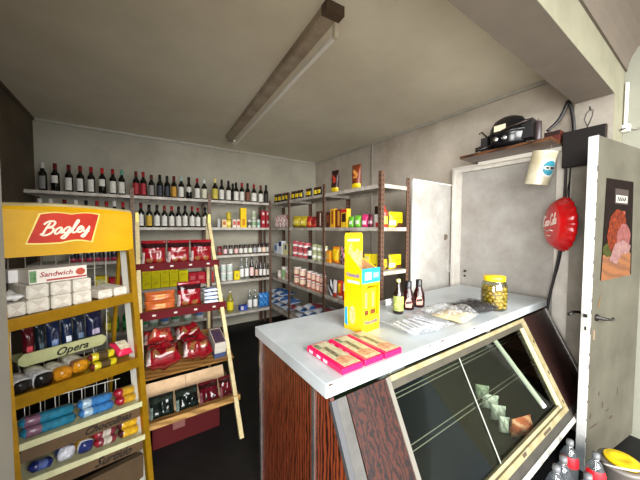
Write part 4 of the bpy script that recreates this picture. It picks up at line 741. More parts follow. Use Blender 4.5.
# cardboard sheet sloping down, dark packs in front
cb = tag(G().hexa([(X0+.02, 2.19, z4+.004), (.58, 2.19, z4+.004), (.58, 2.193, z4+.001), (X0+.02, 2.193, z4+.001), (X0+.018, 2.29, z4+.20), (.575, 2.29, z4+.20), (.575, 2.293, z4+.197), (X0+.018, 2.293, z4+.197)]).obj('cardboard_sheet', M((206, 176, 138), .7, sc=8, col2=(176, 146, 110))), 'brown cardboard sheet sloping behind the dark packs on low shelf', 'cardboard')
G().bar((.30, 2.1895, z4+.006), (.295, 2.2892, z4+.20), .006, .001).obj('fold_line', M((150, 120, 90), .7), cb)
DK = [(14, 24, 20), (40, 52, 44), (30, 40, 36), (130, 150, 140)]
def on4(x, lab, seed, w, h, t, cols): return lying(x, 2.125, z4+.022, lab, 0, seed, .95, w, h, t, cols, 'biscuit_packet', 'packet')
for i, x in enumerate((.127, .284)):
    on4(x, f'glossy black-green packet, {["left", "right"][i]} of two on lowest tray of cream stand', 21+i, .148, .14, .065, DK)
on4(.433, 'dark red shiny packet beside the black-green packets on lowest tray', 25, .137, .14, .065, [(92, 14, 26), (50, 12, 18), (60, 30, 30), (150, 90, 100)])
on4(.555, 'dark red shiny packet at right end of lowest tray', 26, .09, .14, .06, [(100, 16, 28), (50, 12, 18), (60, 30, 30), (150, 90, 100)])
rb = carton('red_crate', (.30, 2.22, FL+.002), 0, 'dark red carton on the floor under the cream stand', .46, .36, .21, (74, 14, 16)); G().box(-.1, -.02, -.001, -.0002, .1, .17).obj('label', M((110, 66, 60), .6), rb)
# ------------------------------------------------------------------ refrigerated display counter
lam_m = wood_mat((120, 54, 28), (34, 13, 8), 2, 15, rough=.35, dist=7, band=1); lam2_m = wood_mat((60, 26, 14), (18, 8, 5), 2, 13, band=0, rough=.35, dist=16)
top_m = M((186, 192, 194), .35, sc=5, col2=(168, 175, 177)); frame_m = M((148, 139, 108), .5, sc=14, col2=(122, 110, 74))
dc = thing('display_counter', 'wood-laminate refrigerated display counter with white top and sloping glass front', 'display counter', (0, 0, 0))
CT, CB = .924, .866
def yp(z): return .815-.5*(.862-z)
slab = G().box(.574, 2.80, .81, 1.535, CB, CT).obj('worktop', top_m, dc, bevel=.004)
def side(x0, x1, mat_, name, z0=.25):
    G().prism([(yp(CB-.002)+.004, CB-.001), (yp(z0)+.004, z0), (.62, z0-.02), (.62, FL+.06), (1.50, FL+.06), (1.50, CB-.001)], 0, x0, x1).obj(name, mat_, dc)
side(.596, .614, lam_m, 'end_panel'); side(2.755, 2.773, M((58, 26, 20), .4, n=.3), 'end_panel')
G().box(.614, 2.755, 1.47, 1.488, FL+.06, CB-.001).obj('back_panel', M((70, 36, 26), .5, n=.3), dc)
G().box(.588, .5955, .915, .934, FL+.06, CB-.002).obj('trim_strip', chrome_m, dc); G().box(.586, .5955, 1.485, 1.506, FL+.06, CB-.002).obj('trim_strip', chrome_m, dc)
def slant(x0, x1, z0, z1, out, th, mat_, name, lab=None):   # piece lying on the sloping front
    n_ = Vector((0, -.894, .447))
    a = [(x0, yp(z0), z0), (x1, yp(z0), z0), (x1, yp(z1), z1), (x0, yp(z1), z1)]
    f0 = [tuple(Vector(p)+n_*(out-th)) for p in a]; f1 = [tuple(Vector(p)+n_*out) for p in a]
    o = G().add(f0+f1, [(3, 2, 1, 0), (4, 5, 6, 7), (0, 1, 5, 4), (1, 2, 6, 5), (2, 3, 7, 6), (3, 0, 4, 7)]).obj(name, mat_, dc)
    if lab: o['label'] = lab
    return o
slant(.595, .618, .25, .85, .004, .02, M((78, 78, 80), .4, metal=.4), 'corner_trim'); slant(.619, .666, .25, .85, .003, .012, M((84, 82, 78), .5, metal=.2, n=.3, sc=14), 'corner_trim')
slant(.673, .888, .25, .85, 0, .012, lam2_m, 'front_panel')
slant(.889, .912, .25, .85, .004, .02, M((120, 116, 106), .4, metal=.3), 'window_frame'); slant(.913, 2.318, .832, .852, .006, .03, frame_m, 'window_frame', 'cream top bar of window frame')
slant(.913, 2.318, .802, .831, -.004, .02, M((70, 65, 52), .6, n=.3), 'inner_frame')
slant(2.272, 2.318, .345, .831, .008, .03, frame_m, 'window_frame', 'cream right bar of window frame'); slant(2.252, 2.271, .345, .80, -.003, .02, M((196, 190, 158), .5, n=.2), 'inner_frame')
slant(.913, 2.318, .318, .344, .008, .03, frame_m, 'window_frame', 'chipped cream lower bar of window frame'); slant(.913, 2.25, .345, .362, -.003, .02, M((150, 142, 110), .5, n=.3), 'inner_frame')
slant(.675, 2.755, .275, .316, -.002, .012, M((58, 54, 46), .6, n=.4, sc=16), 'lower_panel'); slant(.675, 2.752, .250, .274, .004, .016, M((160, 158, 150), .5, n=.2, sc=14), 'bumper_strip')
slant(2.32, 2.752, .317, .852, 0, .012, M((40, 17, 13), .5, n=.35), 'front_panel'); slant(2.753, 2.778, .30, .852, .006, .022, M((176, 172, 168), .35, metal=.7), 'corner_trim')
for z in (.36, .52, .70): slant(2.288, 2.302, z, z+.018, .0095, .0014, M((60, 50, 34), .6), 'frame_screw')
slant(1.9, 2.0, .322, .334, .0095, .0014, M((70, 56, 40), .7), 'chip'); slant(1.62, 1.66, .326, .34, .0095, .0014, M((70, 56, 40), .7), 'chip')
pane = clear_mat((226, 230, 222), .012, .015, fm=.08)
slant(.913, 1.452, .363, .801, -.012, .005, pane, 'glass_pane'); slant(1.44, 2.251, .363, .801, -.019, .005, pane, 'glass_pane')
slant(1.448, 1.456, .363, .801, -.0105, .0012, M((196, 200, 190), .2, metal=.6), 'pane_edge')
G().box(.62, 2.75, .64, 1.46, FL+.002, .245).obj('plinth', M((22, 20, 20), .6), dc)
ins = M((50, 51, 46), .5, sc=2, col2=(38, 39, 35))
G().box(.62, 2.75, .60, 1.468, .2455, .26).obj('well_floor', M((58, 54, 28), .5, sc=2, col2=(44, 34, 20)), dc); G().box(.62, 2.75, 1.452, 1.4685, .262, .86).obj('well_back', ins, dc)
for z, y in ((.62, .93), (.44, .80)):
    g = G()
    for k_ in range(2): g.tube([(.63, y+.03*k_, z), (2.745, y+.03*k_, z)], .003, 6)
    g.box(.63, 2.745, y+.032, 1.44, z-.002, z+.001, 1)
    g.obj('glass_shelf', [M((130, 130, 120), .4), clear_mat((235, 240, 232), .0, .05, fm=.0)], dc)
G().bar((2.10, .955, .775), (2.10, .60, .385), .012, .035, up=(1, 0, 0)).obj('diagonal_bar', M((226, 228, 224), .4), dc)  # white slanted bar just behind the glass
# chipped slab edge marks
for x, w_ in ((.585, .02), (1.30, .03), (1.62, .035), (1.67, .02), (1.2, .015)):
    G().box(x, x+w_, .8092, .8099, CT-.012, CT-.004).obj('chip', M((70, 54, 40), .7), dc)
# goods inside the case
for i, (u_, v_, w_, ln) in enumerate([(482, 392, .09, 'first from the back'), (490, 402, .10, 'second from the back'), (498, 413, .085, 'third from the back'), (504, 425, .055, 'nearest the glass')]):
    p_ = at(u_, v_, 'Z', .31); bag('goods_bag', (p_.x, p_.y, .2625), -.9, f'white bag on the floor inside the case, {ln}', w_, .10, .045, [(226, 230, 228), (176, 186, 182)], 'bag', lambda u, v: 1 if math.sin(u*9+v*8) > .6 else 0, seed=i+50, wr=.3)
p_ = at(517, 443, 'Z', .30); bag('goods_bag', (p_.x+.15, p_.y+.035, .2625), -.3, 'orange bag on the floor of the glass case', .15, .11, .07, [(206, 106, 70), (226, 160, 130)], 'bag', lambda u, v: 1 if math.sin(u*9+v*8) > .5 else 0, seed=55, wr=.3)
tag(G().lathe([(.0, 0), (.05, .0), (.055, .01), (.055, .16), (.04, .18), (.04, .2), (0, .2)], 14).X(R(PI/2, 'Y')).X(T(0, 0, .056)).obj('plastic_jar', clear_mat((226, 232, 230), .2, .1, 0, .25), None, (1.12, 1.03, .626), .3), 'clear jar lying on the upper wire shelf behind the glass', 'jar')
# ------------------------------------------------------------------ on the counter
Z0 = CT+.0008
for i, (x, y, rz) in enumerate(((.716, .822, .02), (.838, .824, .0), (.958, .822, .02))):
    g = G().box(-.056, .056, 0, .262, 0, .026, 0)
    o = tag(g.obj('nougat_tablet', M((222, 20, 84), .25), None, (x, y, Z0), rz, bevel=.004), f'flat bright pink confectionery pack, {["left", "middle", "right"][i]} of three on the counter', 'confectionery pack')
    g = G().box(-.036, .05, .012, .252, .026, .0266).obj('printed_top', M((206, 199, 168), .35, sc=40, col2=(168, 158, 118)), o)
    G().box(-.01, .012, .06, .2, .0266, .027).obj('dark_print', M((44, 40, 34), .4, sc=70, col2=(150, 140, 110)), g)
    G().prism([(-.03+.0, .03), (.04, .03), (.046, .075), (.0, .095), (-.033, .07)], 2, .0266, .0271).obj('nut_picture', M((166, 100, 70), .5, sc=50, col2=(214, 170, 130)), g)
    G().prism([(-.034, .19), (-.01, .195), (-.01, .245), (-.034, .245)], 2, .0266, .0271).obj('dark_print', M((60, 64, 50), .4, sc=70, col2=(150, 150, 120)), g)
    for k_, yy in enumerate((.10, .15, .21)): G().box(-.0567, -.0561, yy, yy+.028, .006, .019).obj('white_mark', M((244, 200, 214), .4), o)
# yellow card display box
cy_m = M((228, 196, 6), .35, sc=6, col2=(222, 186, 0)); card_m = M((190, 150, 104), .7, sc=12, col2=(166, 126, 84)); blu_m = M((30, 160, 214), .35)
nq = thing('cardboard_display', 'tall yellow cardboard display box with blue band holding yellow packs', 'display box', (1.012, 1.094, Z0), .10)
wd, dp, hh = .15, .135, .55
mats2 = [cy_m, card_m]
G().box(0, wd, dp-.004, dp, 0, .40, 0).prism([(0, .40), (wd, .40), (wd, .535), (wd-.008, .55), (.008, .55), (0, .535)], 1, dp-.004, dp, 0).obj('back_panel', cy_m, nq)
for nm, x in (('side_panel', 0), ('side_panel', wd-.003)):
    g = G().prism([(.002, 0), (dp-.005, 0), (dp-.005, .455 if x == 0 else .40), (.002, .345)], 0, x, x+.003)
    g.m = [0]*len(g.m); g.obj(nm, cy_m, nq)
    xi = x+.0035 if x == 0 else x-.0013
    G().prism([(.008, .28), (dp-.006, .28), (dp-.006, .44 if x == 0 else .395), (.008, .34)], 0, xi, xi+.0008).obj('inner_face', card_m, nq)
G().box(.004, wd-.004, dp-.0062, dp-.0045, .28, .44).obj('inner_face', card_m, nq)
G().box(.0, wd, -.002, .0018, .275, .355).obj('blue_band', blu_m, nq); G().box(.02, .075, -.0028, -.0021, .292, .335).obj('white_mark', M((214, 238, 246), .4, sc=80, col2=(120, 200, 230)), nq)
G().box(.09, .14, -.0028, -.0021, .30, .33).obj('white_mark', M((120, 200, 232), .4), nq)
G().box(0.004, wd-.004, .003, dp-.007, .268, .274).obj('shelf', card_m, nq); G().box(.004, wd-.004, .003, dp-.007, .075, .08).obj('shelf', card_m, nq)
g = G().box(0, wd, 0, .0018, 0, .09).box(0, .022, 0, .0018, .09, .26).box(wd-.012, wd, 0, .0018, .09, .26).prism([(0, .26), (.022, .235), (.05, .258), (wd-.012, .258), (wd, .25), (wd, .2748), (0, .2748)], 1, 0, .0018); g.obj('front_panel', cy_m, nq)
text_geo('Nesquik', .034, .1, .0005, .0006).X(T(wd/2, -.0012, .055)).obj('lettering', M((60, 40, 110), .4), nq)
text_geo('Nesquik', .03, .1, .0005, .0006).X(R(-PI/2, 'Z')).X(T(-.001, dp*.5, .315)).obj('lettering', M((110, 100, 160), .4), nq)
G().box(-.0012, -.0004, .02, .11, .27, .285).obj('pale_print', M((180, 220, 214), .4), nq)
G().box(.02, wd-.03, -.001+dp-.0056, dp-.0046, .50, .515).obj('pale_print', M((236, 226, 150), .4), nq)
for p in (blob(.045, .44, .016, .05, 3), blob(.1, .42, .018, .035, 5)): G().prism(p, 1, dp-.0076, dp-.0063).obj('brown_splash', M((166, 106, 40), .4, sc=50, col2=(226, 190, 110)), nq)
G().prism(blob(.07, .09, .022, .05, 8), 0, -.0012, -.0004).obj('pale_print', M((232, 222, 170), .4, sc=40, col2=(214, 170, 90)), nq)
G().prism([(.105, .02), (.13, .03), (.13, .12), (.112, .13)], 0, -.0012, -.0004).obj('blue_print', blu_m, nq)
for i in range(2):
    b_ = carton('cocoa_packet', (1.012+.046+.06*i, 1.094+.017+.0075*i, Z0+.081), .10, f'yellow packet with brown foot, {["left", "right"][i]} of two inside the yellow display', .056, .045, .155, (248, 216, 20), face=(120, 66, 30), fr=(.1, .9, .06, .24))
    G().box(-.008, .01, -.001, -.0002, .05, .135).obj('printed_mark', M((150, 120, 90), .4), b_)
# sauce bottles
bottle('sauce_bottle', (1.475, 1.235, Z0), -.75, 'dark sauce bottle with yellow cap and green-gold label', .235, .035, glass_dk, (240, 226, 130), (206, 180, 70), (.1, .52), neck=.42, labm=M((200, 196, 110), .5, sc=30, col2=(80, 120, 50)))
for i, x in enumerate((1.605, 1.725)):
    t_ = thing('sauce_bottle', f'black-capped barbecue sauce bottle with pink label, {["left", "right"][i]} of two', 'sauce bottle', (x, 1.255, Z0), -.8)
    G().lathe([(.034, 0), (.042, .006), (.043, .06), (.039, .1), (.027, .13), (.021, .15), (.02, .158), (0, .158)], 16).X(S(1, .8, 1)).obj('bottle_body', M((40, 10, 10), .12), t_)
    G().lathe([(.0225, .152), (.022, .2), (.019, .203), (0, .203)], 14).X(S(1, .9, 1)).obj('cap', M((20, 18, 22), .35), t_)
    lg = G().prism([(-.02, .022), (.02, .022), (.024, .05), (.018, .075), (.009, .085), (0, .094), (-.009, .085), (-.018, .075), (-.024, .05)], 1, -.0365, -.0352); lg.obj('label', M((222, 150, 134), .5), t_)
    G().prism([(-.02, .045), (.02, .053), (.02, .07), (-.02, .062)], 1, -.0375, -.0366).obj('dark_print', M((30, 24, 24), .5), t_)
G().pouch(.06, .05, .03, seed=77, wr=.5).obj('paper_scrap', M((226, 226, 226), .5), None, (1.56, 1.40, Z0)); tag(bpy.data.objects['paper_scrap'], 'small crumpled white paper behind the sauce bottles', 'paper')
# clear bag of plastic cutlery
film = clear_mat((248, 249, 251), .02, .3, .3, .16, fm=.3)
pcb = thing('cutlery_bag', 'clear plastic bag of white disposable cutlery lying on the counter', 'bag', (1.345, .985, Z0), -.06)
G().pouch(.35, .25, .05, seed=61, wr=.4, nx=18, ny=14).X(R(-PI/2, 'X')).X(T(0, -.125, 0)).ground().obj('plastic_film', film, pcb)
for i in range(9):
    x = -.136+.034*i; a = rnd.uniform(-.3, .3)
    g = G().lathe([(0, 0), (.008, .004), (.012, .02), (.008, .04), (.003, .05)], 8).X(S(1, .35, 1)).X(R(-PI/2, 'X')).bar((0, .045, 0), (0, .13, .002), .008, .004).X(S(1.25, 1.25, 1))
    g.X(R(a, 'Z')).X(T(x, -.085, .024+.006*(i % 2))).obj('spoon', M((240, 242, 244), .25), pcb)
# clear bag of pasta
pa = thing('pasta_bag', 'clear bag of pale pasta lying open on the counter', 'bag', (1.645, .945, Z0), .15)
G().pouch(.2, .2, .05, seed=64, wr=.2).X(R(-PI/2, 'X')).X(T(0, -.1, 0)).ground(.003).obj('pasta', M((222, 202, 160), .6, sc=60, col2=(190, 164, 116)), pa)
G().pouch(.21, .30, .075, seed=65, wr=.4, nx=16, ny=16).X(R(-PI/2, 'X')).X(T(0, -.12, 0)).ground().obj('plastic_film', clear_mat((249, 249, 248), .02, .3, .3, .2, fm=.3), pa)
# dark bag
db = thing('dried_goods_bag', 'clear bag packed with dark dried goods beside olive jar', 'bag', (1.915, .965, Z0), -.2)
G().pouch(.25, .2, .055, seed=70, wr=.4, nx=16, ny=14).X(R(-PI/2, 'X')).X(T(0, -.1, 0)).ground(.004).obj('dried_goods', M((14, 12, 12), .6, sc=50, col2=(40, 36, 35)), db)
G().pouch(.265, .225, .066, seed=70, wr=.45, nx=18, ny=16).X(R(-PI/2, 'X')).X(T(0, -.112, 0)).ground().obj('plastic_film', clear_mat((236, 236, 238), .015, .15, .6, .02, fm=.22), db)
# olive jar
oj = thing('olive_jar', 'large glass jar of olives with bright yellow lid on the counter', 'jar', (2.135, .925, Z0)); oj.scale = (1.1, 1.1, 1.08)
G().lathe([(.068, 0), (.074, .006), (.075, .155), (.068, .178), (.058, .19), (.058, .20)], 24, cap=False).lathe([(0, .002), (.067, .002)], 24, cap=False).obj('glass', clear_mat((240, 244, 226), .12, .02), oj)
G().lathe([(.062, .190), (.0635, .192), (.0635, .218), (.06, .222), (0, .223)], 24).obj('lid', M((246, 206, 20), .35), oj)
G().lathe([(0, .008), (.056, .008), (.056, .13), (0, .13)], 18).obj('brine', M((150, 112, 24), .3, sc=30, col2=(90, 66, 14)), oj)
og = G(); ro = random.Random(2)
ball = G().lathe([(0, -.016), (.009, -.012), (.0125, 0), (.009, .012), (0, .016)], 9)
for lv_ in range(6):
    for k_ in range(14):
        a = 2*PI*(k_+.5*(lv_ % 2))/14+ro.uniform(-.08, .08)
        og.join(ball, T(.060*math.cos(a), .060*math.sin(a), .022+.0225*lv_+ro.uniform(-.004, .004)) @ Euler((ro.uniform(0, 3), ro.uniform(0, 3), 0)).to_matrix().to_4x4())
for k_ in range(26):
    a = ro.uniform(0, 2*PI); r_ = .055*math.sqrt(ro.random()); og.join(ball, T(r_*math.cos(a), r_*math.sin(a), .135) @ Euler((ro.uniform(0, 3), ro.uniform(0, 3), 0)).to_matrix().to_4x4())
og.X(S(1, 1, 1)); oo = og.obj('olives', M((190, 156, 50), .3, sc=30, col2=(130, 112, 34)), oj); oo['kind'] = 'stuff'
# ------------------------------------------------------------------ wall shelf and what hangs there
ZB = 2.157
ws = thing('wall_shelf', 'rough wooden board shelf above the door carrying a compressor', 'shelf', (0, 0, 0))
G().hexa([(2.555, .75, ZB), (W-.006, .75, ZB), (W-.006, 1.46, ZB), (2.56, 1.44, ZB), (2.555, .75, ZB+.024), (W-.006, .75, ZB+.024), (W-.006, 1.46, ZB+.024), (2.56, 1.44, ZB+.024)]).obj('board', wood_mat((92, 58, 36), (50, 30, 19), 1, 12), ws)
G().box(W-.096, W-.07, .76, 1.40, ZB-.034, ZB-.001).obj('cleat', M((222, 216, 204), .5), ws)
cp = thing('compressor', 'black refrigerator compressor motor sitting on the wooden wall shelf', 'compressor', (2.72, 1.10, ZB+.025), -PI/2); cp.scale = (1.12, 1.12, 1.25)
CB_ = [(.0, 0), (.085, 0), (.098, .02), (.105, .07), (.105, .085), (.112, .088), (.112, .098), (.104, .1), (.098, .14), (.075, .185), (.04, .205), (0, .21)]
G().lathe(CB_, 24).X(S(1.28, .9, 1)).X(T(0, 0, .025)).obj('housing', M((16, 16, 18), .22, spec=.6), cp)
for x in (-.12, .12): G().box(x-.03, x+.03, -.08, .08, .0, .012).obj('mounting_foot', M((24, 24, 24), .5), cp)
G().box(.07, .17, -.05, .05, .05, .17).obj('terminal_box', M((30, 28, 30), .45), cp)
G().box(-.185, -.135, -.04, .04, .01, .12).obj('relay_box', M((40, 38, 38), .5), cp)
G().box(-.06, .02, -.0985, -.0965, .125, .165).obj('rating_plate', M((226, 216, 186), .4), cp)
for x in (-.05, .01): G().lathe([(.018, 0), (.016, .008), (0, .012)], 10).X(R(PI/2, 'X')).X(T(x, -.088, .075)).obj('painted_glint', M((206, 206, 206), .15, metal=.9), cp)  # bright metal discs stand in for glints on the housing
G().tube([(-.1, -.05, .05), (-.16, -.09, .03), (-.19, -.1, .02), (-.21, -.07, .045), (-.17, -.06, .055)], .008, 8).obj('copper_tube', M((40, 34, 32), .3, .5), cp)
G().tube([(-.02, -.095, .12), (.06, -.115, .13), (.13, -.11, .14), (.18, -.06, .16)], .006, 8).obj('copper_tube', M((60, 50, 48), .3, .6), cp)
G().tube([(-.14, -.03, .12), (-.17, -.06, .16), (-.19, -.06, .15)], .006, 6).obj('copper_tube', M((50, 42, 38), .3, .6), cp)
ts = carton('transformer', (2.74, .80, ZB+.025), -PI/2, 'dark reddish metal component at the right end of the wall shelf', .10, .09, .085, (84, 36, 28), face=(46, 26, 24), fr=(.0, 1, .6, 1))
cbp = thing('capacitor', 'upright dark cylinder standing beside the compressor', 'capacitor', (2.70, .879, ZB+.025)); G().lathe([(.022, 0), (.024, .004), (.024, .17), (.02, .178), (0, .178)], 14).obj('body', M((52, 40, 42), .4), cbp); G().box(-.006, .006, -.003, .003, .178, .2).obj('terminal', M((150, 150, 150), .3, .8), cbp)
def cable(name, pts, r, label, col=(20, 18, 18), cat='cable', rough=.5):
    P = [Vector(p) for p in pts]; o_ = []
    for i in range(len(P)-1):
        p0, p1, p2, p3 = P[max(i-1, 0)], P[i], P[i+1], P[min(i+2, len(P)-1)]
        for k_ in range(6):
            t = k_/6; o_.append(.5*((2*p1)+(p2-p0)*t+(2*p0-5*p1+4*p2-p3)*t*t+(3*p1-p0-3*p2+p3)*t**3))
    o_.append(P[-1]); return tag(G().tube(o_, r, 8).obj(name, M(col, rough)), label, cat)
cable('cable', [(2.74, .83, ZB+.12), (2.78, .77, ZB+.2), (2.80, .735, ZB+.30), (2.802, .725, ZB+.33), (2.804, .70, ZB+.24), (2.80, .685, ZB+.12), (2.803, .682, ZB+.0), (2.80, .69, ZB-.1)], .012, 'thick black cable looping above the right end of the wall shelf')
cable('power_cable', [(2.802, .725, 2.035), (2.80, .722, 1.95), (2.802, .725, 1.75), (2.80, .73, 1.5), (2.802, .745, 1.3), (2.815, .775, 1.1), (2.82, .80, .95), (2.825, .83, .7)], .010, 'black power cable hanging behind the red cap lamp down to counter')
cable('thin_cable', [(2.811, .695, 2.03), (2.81, .70, 1.9), (2.812, .705, 1.6), (2.83, .735, 1.35), (2.85, .76, 1.2), (2.86, .80, 1.0), (2.86, .83, .75)], .006, 'thin black cable hanging alongside the thicker power cable')
# tilted metal can
mc = thing('paint_can', 'dented pale metal can with blue round sticker hanging tilted below shelf', 'can', (2.695, .85, 1.985), rot=(.0, .12, 0))
mc.rotation_euler = Euler((.22, .0, -.25))
G().lathe([(.078, -.13), (.082, -.127), (.08, -.12), (.08, .115), (.083, .12), (.083, .127), (.079, .128)], 26).obj('can_body', M((232, 226, 200), .35, metal=.2, sc=6, col2=(196, 184, 150)), mc)
ab = math.radians(-118); a2 = ab-PI*0
g = G(); vs = []
def cyl_patch(name, c_a, cz, ra, rz_, mat_, r=.0812, zc=None, n=22):
    pts = [(c_a, cz)]+[(c_a+ra*math.cos(2*PI*k_/n), cz+rz_*math.sin(2*PI*k_/n)) for k_ in range(n)]
    G().add([(r*math.cos(a), r*math.sin(a), z) for a, z in pts], [(0, 1+k_, 1+(k_+1) % n) for k_ in range(n)]).obj(name, mat_, mc)
ca = math.radians(-104)
cyl_patch('sticker', ca, -.002, .72, .066, M((226, 226, 216), .4), .0818); cyl_patch('blue_disc', ca, .0, .62, .055, M((52, 140, 160), .4), .0826)
cyl_patch('dark_band', ca, .0, .66, .014, M((236, 230, 216), .4), .0832); cyl_patch('dark_print', ca+.1, .0, .5, .011, M((40, 44, 50), .4), .0838)
cable('hanging_wire', [(2.70, .80, 2.122), (2.70, .79, 2.14), (2.70, .79, ZB-.002)], .003, 'short wire hanging the pale can from the wooden shelf', (90, 84, 74))
# bottle-cap lamp
ck = thing('bottle_cap_sign', 'red ribbed bottle-cap sign with white script hanging on the pier', 'sign', (2.64, .735, 1.535)); ck.scale = (1.0, 1.0, 1.05)
nrm = Vector((-.58, .815, 0)); ck.rotation_euler = (0, 0, math.atan2(nrm.y, nrm.x)+PI/2)
red_m = M((206, 20, 24), .22, sc=5, col2=(186, 12, 18))
g = G(); seg = 84; rings = [(.0, -.034, 0), (.08, -.032, 0), (.13, -.026, 0), (.155, -.014, .1), (.172, .01, .5), (.184, .035, 1), (.192, .055, 1), (.188, .062, 1), (.17, .058, .2), (0, .05, 0)]
vs = []; fs = []
for r_, y, k_ in rings:
    for j in range(seg): a = 2*PI*j/seg; rr_ = r_*(1+.03*k_*math.cos(21*a)); vs.append((rr_*math.cos(a), y, rr_*math.sin(a)))
for i in range(len(rings)-1):
    for j in range(seg): j2 = (j+1) % seg; fs.append((i*seg+j, i*seg+j2, (i+1)*seg+j2, (i+1)*seg+j))
g.add(vs, fs, 0, True).obj('cap_body', red_m, ck)
sg, wl = script_geo('Coca-Cola', .075, .0045, .25, .06); k_ = .225/wl
sg.X(S(k_, 1, 1)).X(T(0, -.0335, .02)).obj('lettering', M((244, 232, 222), .4), ck)
G().tube([(-.09, -.033, -.035), (-.03, -.034, -.05), (.02, -.034, -.04), (.06, -.034, -.045)], .004, 6).X(S(1, 1, 1)).obj('swash', M((244, 232, 222), .4), ck)
G().box(-.03, .03, -.036, -.034, -.085, -.078).obj('small_print', M((236, 200, 190), .4), ck)
G().tube([(0, .06, .18), (0, .07, .24), (.0, .08, .30)], .005, 6).obj('hanging_cord', black_m, ck)
# black hanging panel on the pier
hp = thing('black_panel', 'black rectangular panel hanging by wire from a hook on the pier', 'panel', (2.762, .618, 2.105), -PI/2)
G().box(-.118, .118, -.018, .016, -.135, .135).obj('board', M((22, 17, 16), .6, n=.2, spec=.25), hp, bevel=.004)
G().box(-.120, .120, .0165, .0185, -.137, .137).obj('edge_frame', M((88, 66, 52), .5), hp)
G().tube([(.02, 0, .135), (.0, -.004, .2), (.01, -.006, .24), (.03, -.004, .262), (.045, 0, .255), (.04, .002, .21), (.02, 0, .15)], .0035, 6).obj('wire', M((52, 46, 42), .4, .5), hp)
G().tube([(.03, .018, .262), (.03, -.012, .266), (.03, -.016, .28)], .005, 6).obj('hook', M((44, 40, 38), .4, .6), hp)
# conduit and junction box in the outer corner
cdt = thing('conduit', 'white vertical cable conduit in the corner with small junction box', 'conduit', (0, 0, 0))
G().lathe([(.011, 2.285), (.011, 2.60)], 10, (3.10, .462, 0)).obj('pipe', M((236, 234, 224), .4), cdt); G().box(3.075, 3.117, .435, .476, 2.235, 2.285).obj('junction_box', M((232, 230, 220), .4), cdt)
cable('white_cable', [(3.10, .428, 2.25), (3.108, .40, 2.245), (3.11, .36, 2.25), (3.11, .28, 2.24), (3.11, .1, 2.22)], .006, 'grey cable running right from the white junction box', (120, 116, 108))
cable('short_lead', [(3.066, .458, 2.255), (3.02, .46, 2.24), (2.99, .462, 2.235)], .007, 'short dark lead poking left from the white junction box', (50, 46, 40))
# ------------------------------------------------------------------ on the floor at the right
pet = clear_mat((214, 224, 228), .08, .05, 0, .05, fm=.4); 
def petb(x, y, lab, colr, h=.37, r=.043):
    t_ = thing('plastic_bottle', lab, 'bottle', (x, y, FL+.001), -1.2)
    p = [(r*.8, 0), (r, .015), (r, h*.42), (r*.93, h*.46), (r, h*.52), (r*.98, h*.72), (r*.6, h*.85), (.015, h*.9), (.0145, h*.935), (0, h*.935)]
    G().lathe(p, 18).obj('bottle_body', pet, t_)
    G().lathe([(.017, h*.925), (.0175, h*.93), (.0165, h*.995), (0, h)], 14).obj('cap', M((96, 98, 100), .4), t_)
    G().lathe([(r*.2, .02), (r*.9, .03), (r*.9, h*.30), (0, h*.301)], 14).obj('drink', M((24, 14, 10), .2), t_)
    if colr: G().lathe([(r*.99+.001, h*.62), (r*.975+.001, h*.725), (r*.83+.001, h*.775)], 18, cap=False, a0=-PI/2-1.2, a1=-PI/2+1.2).obj('label', M(colr, .4), t_)
zb = .29
for (u, v, lab, c) in [(570, 440, 'clear plastic bottle with red label nearest the counter and door', (206, 24, 36)), (563.5, 456.5, 'clear plastic bottle without visible label in front of red-labelled one', None), (556.5, 465.5, 'clear plastic bottle with blue label beside the counter', (30, 80, 170)),
                       (596, 453, 'clear plastic bottle with red label next to the bucket', (206, 24, 36)), (588, 474, 'clear plastic bottle with grey cap at bottom edge, before the bucket', None)]:
    p = at(u, v, 'Z', zb); petb(p.x, p.y, lab, c)
p = at(621, 461, 'Z', .22)
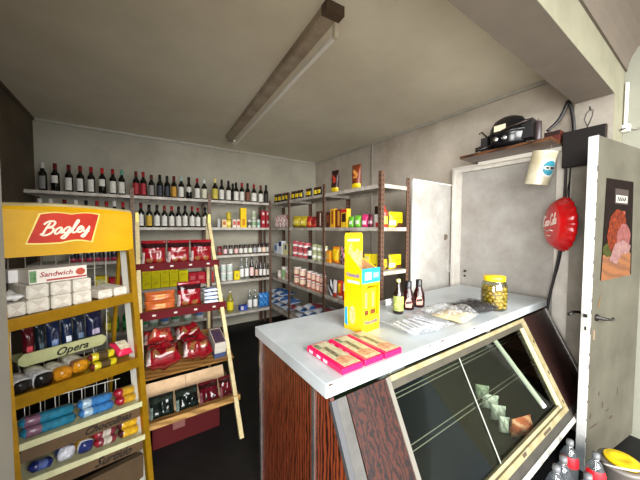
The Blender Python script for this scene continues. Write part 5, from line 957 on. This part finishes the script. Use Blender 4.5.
bk_ = thing('bucket', 'grey plastic bucket with yellow lid and white handle on the floor', 'bucket', (p.x+.02, p.y, FL+.001), .3)
G().lathe([(.075, 0), (.078, .004), (.09, .262), (.098, .268), (.098, .284), (.07, .288), (.066, .27), (.07, .012), (0, .012)], 28).obj('bucket_body', M((104, 98, 93), .4, n=.1), bk_)
G().lathe([(0, .2885), (.07, .2885), (.073, .290), (.073, .300), (.07, .303), (.064, .301), (.06, .304), (.03, .305), (.026, .303), (0, .303)], 28).obj('lid', M((214, 180, 10), .35), bk_)
G().tube([(.103*math.cos(a), .103*math.sin(a), .275+.05*math.sin(a)*-1) for a in [PI+PI*k_/20 for k_ in range(21)]], .0045, 8).X(R(-.9, 'Z')).obj('handle', M((228, 226, 220), .4), bk_)
# ------------------------------------------------------------------ groups of repeats
GP = dict(wine_bottle='wine bottles on the back rack', coffee_sachet='coffee sachets on the top shelf', cracker_pack='cracker packs on the yellow stand', biscuit_pack='biscuit packs on the yellow stand', cookie_bag='cookie bags on the cream stand',
          wafer_packet='wafer packets above the rounded rail', sugar_bag='sugar bags on the bottom shelf', yellow_box='yellow boxes on the back rack', red_box='red boxes on the back rack', jam_jar='jars on the back rack', preserve_jar='jars on the right rack',
          tin_can='tins on the racks', carton='cartons on the racks', packet='packets on the racks', plastic_bottle='plastic bottles on the floor', nougat_tablet='pink packs on the counter', sauce_bottle='bottles of sauce', candy_packet='packets behind the sign',
          paper_roll='rolls on the back rack', detergent_tub='tubs on the bottom shelf', liquor_bottle='small bottles on the back rack', oil_bottle='oil bottles on the bottom shelf', soda_bottle='bottles on the bottom shelf', cocoa_bag='yellow cocoa bags on the right rack',
          goods_bag='bags in the glass case', napkin_packet='white and blue packets on the cream stand', biscuit_box='flat boxes on the cream stand', biscuit_tray='trays on the cream stand', biscuit_packet='packets on the lowest tray', cocoa_packet='packs in the yellow display')
cnt = {}
for o in bpy.data.objects:
    if not o.parent and 'label' in o: cnt.setdefault(o.name.split('.')[0], []).append(o)
for n_, l_ in cnt.items():
    if len(l_) > 1 and GP.get(n_):
        for o in l_: o['group'] = GP[n_]
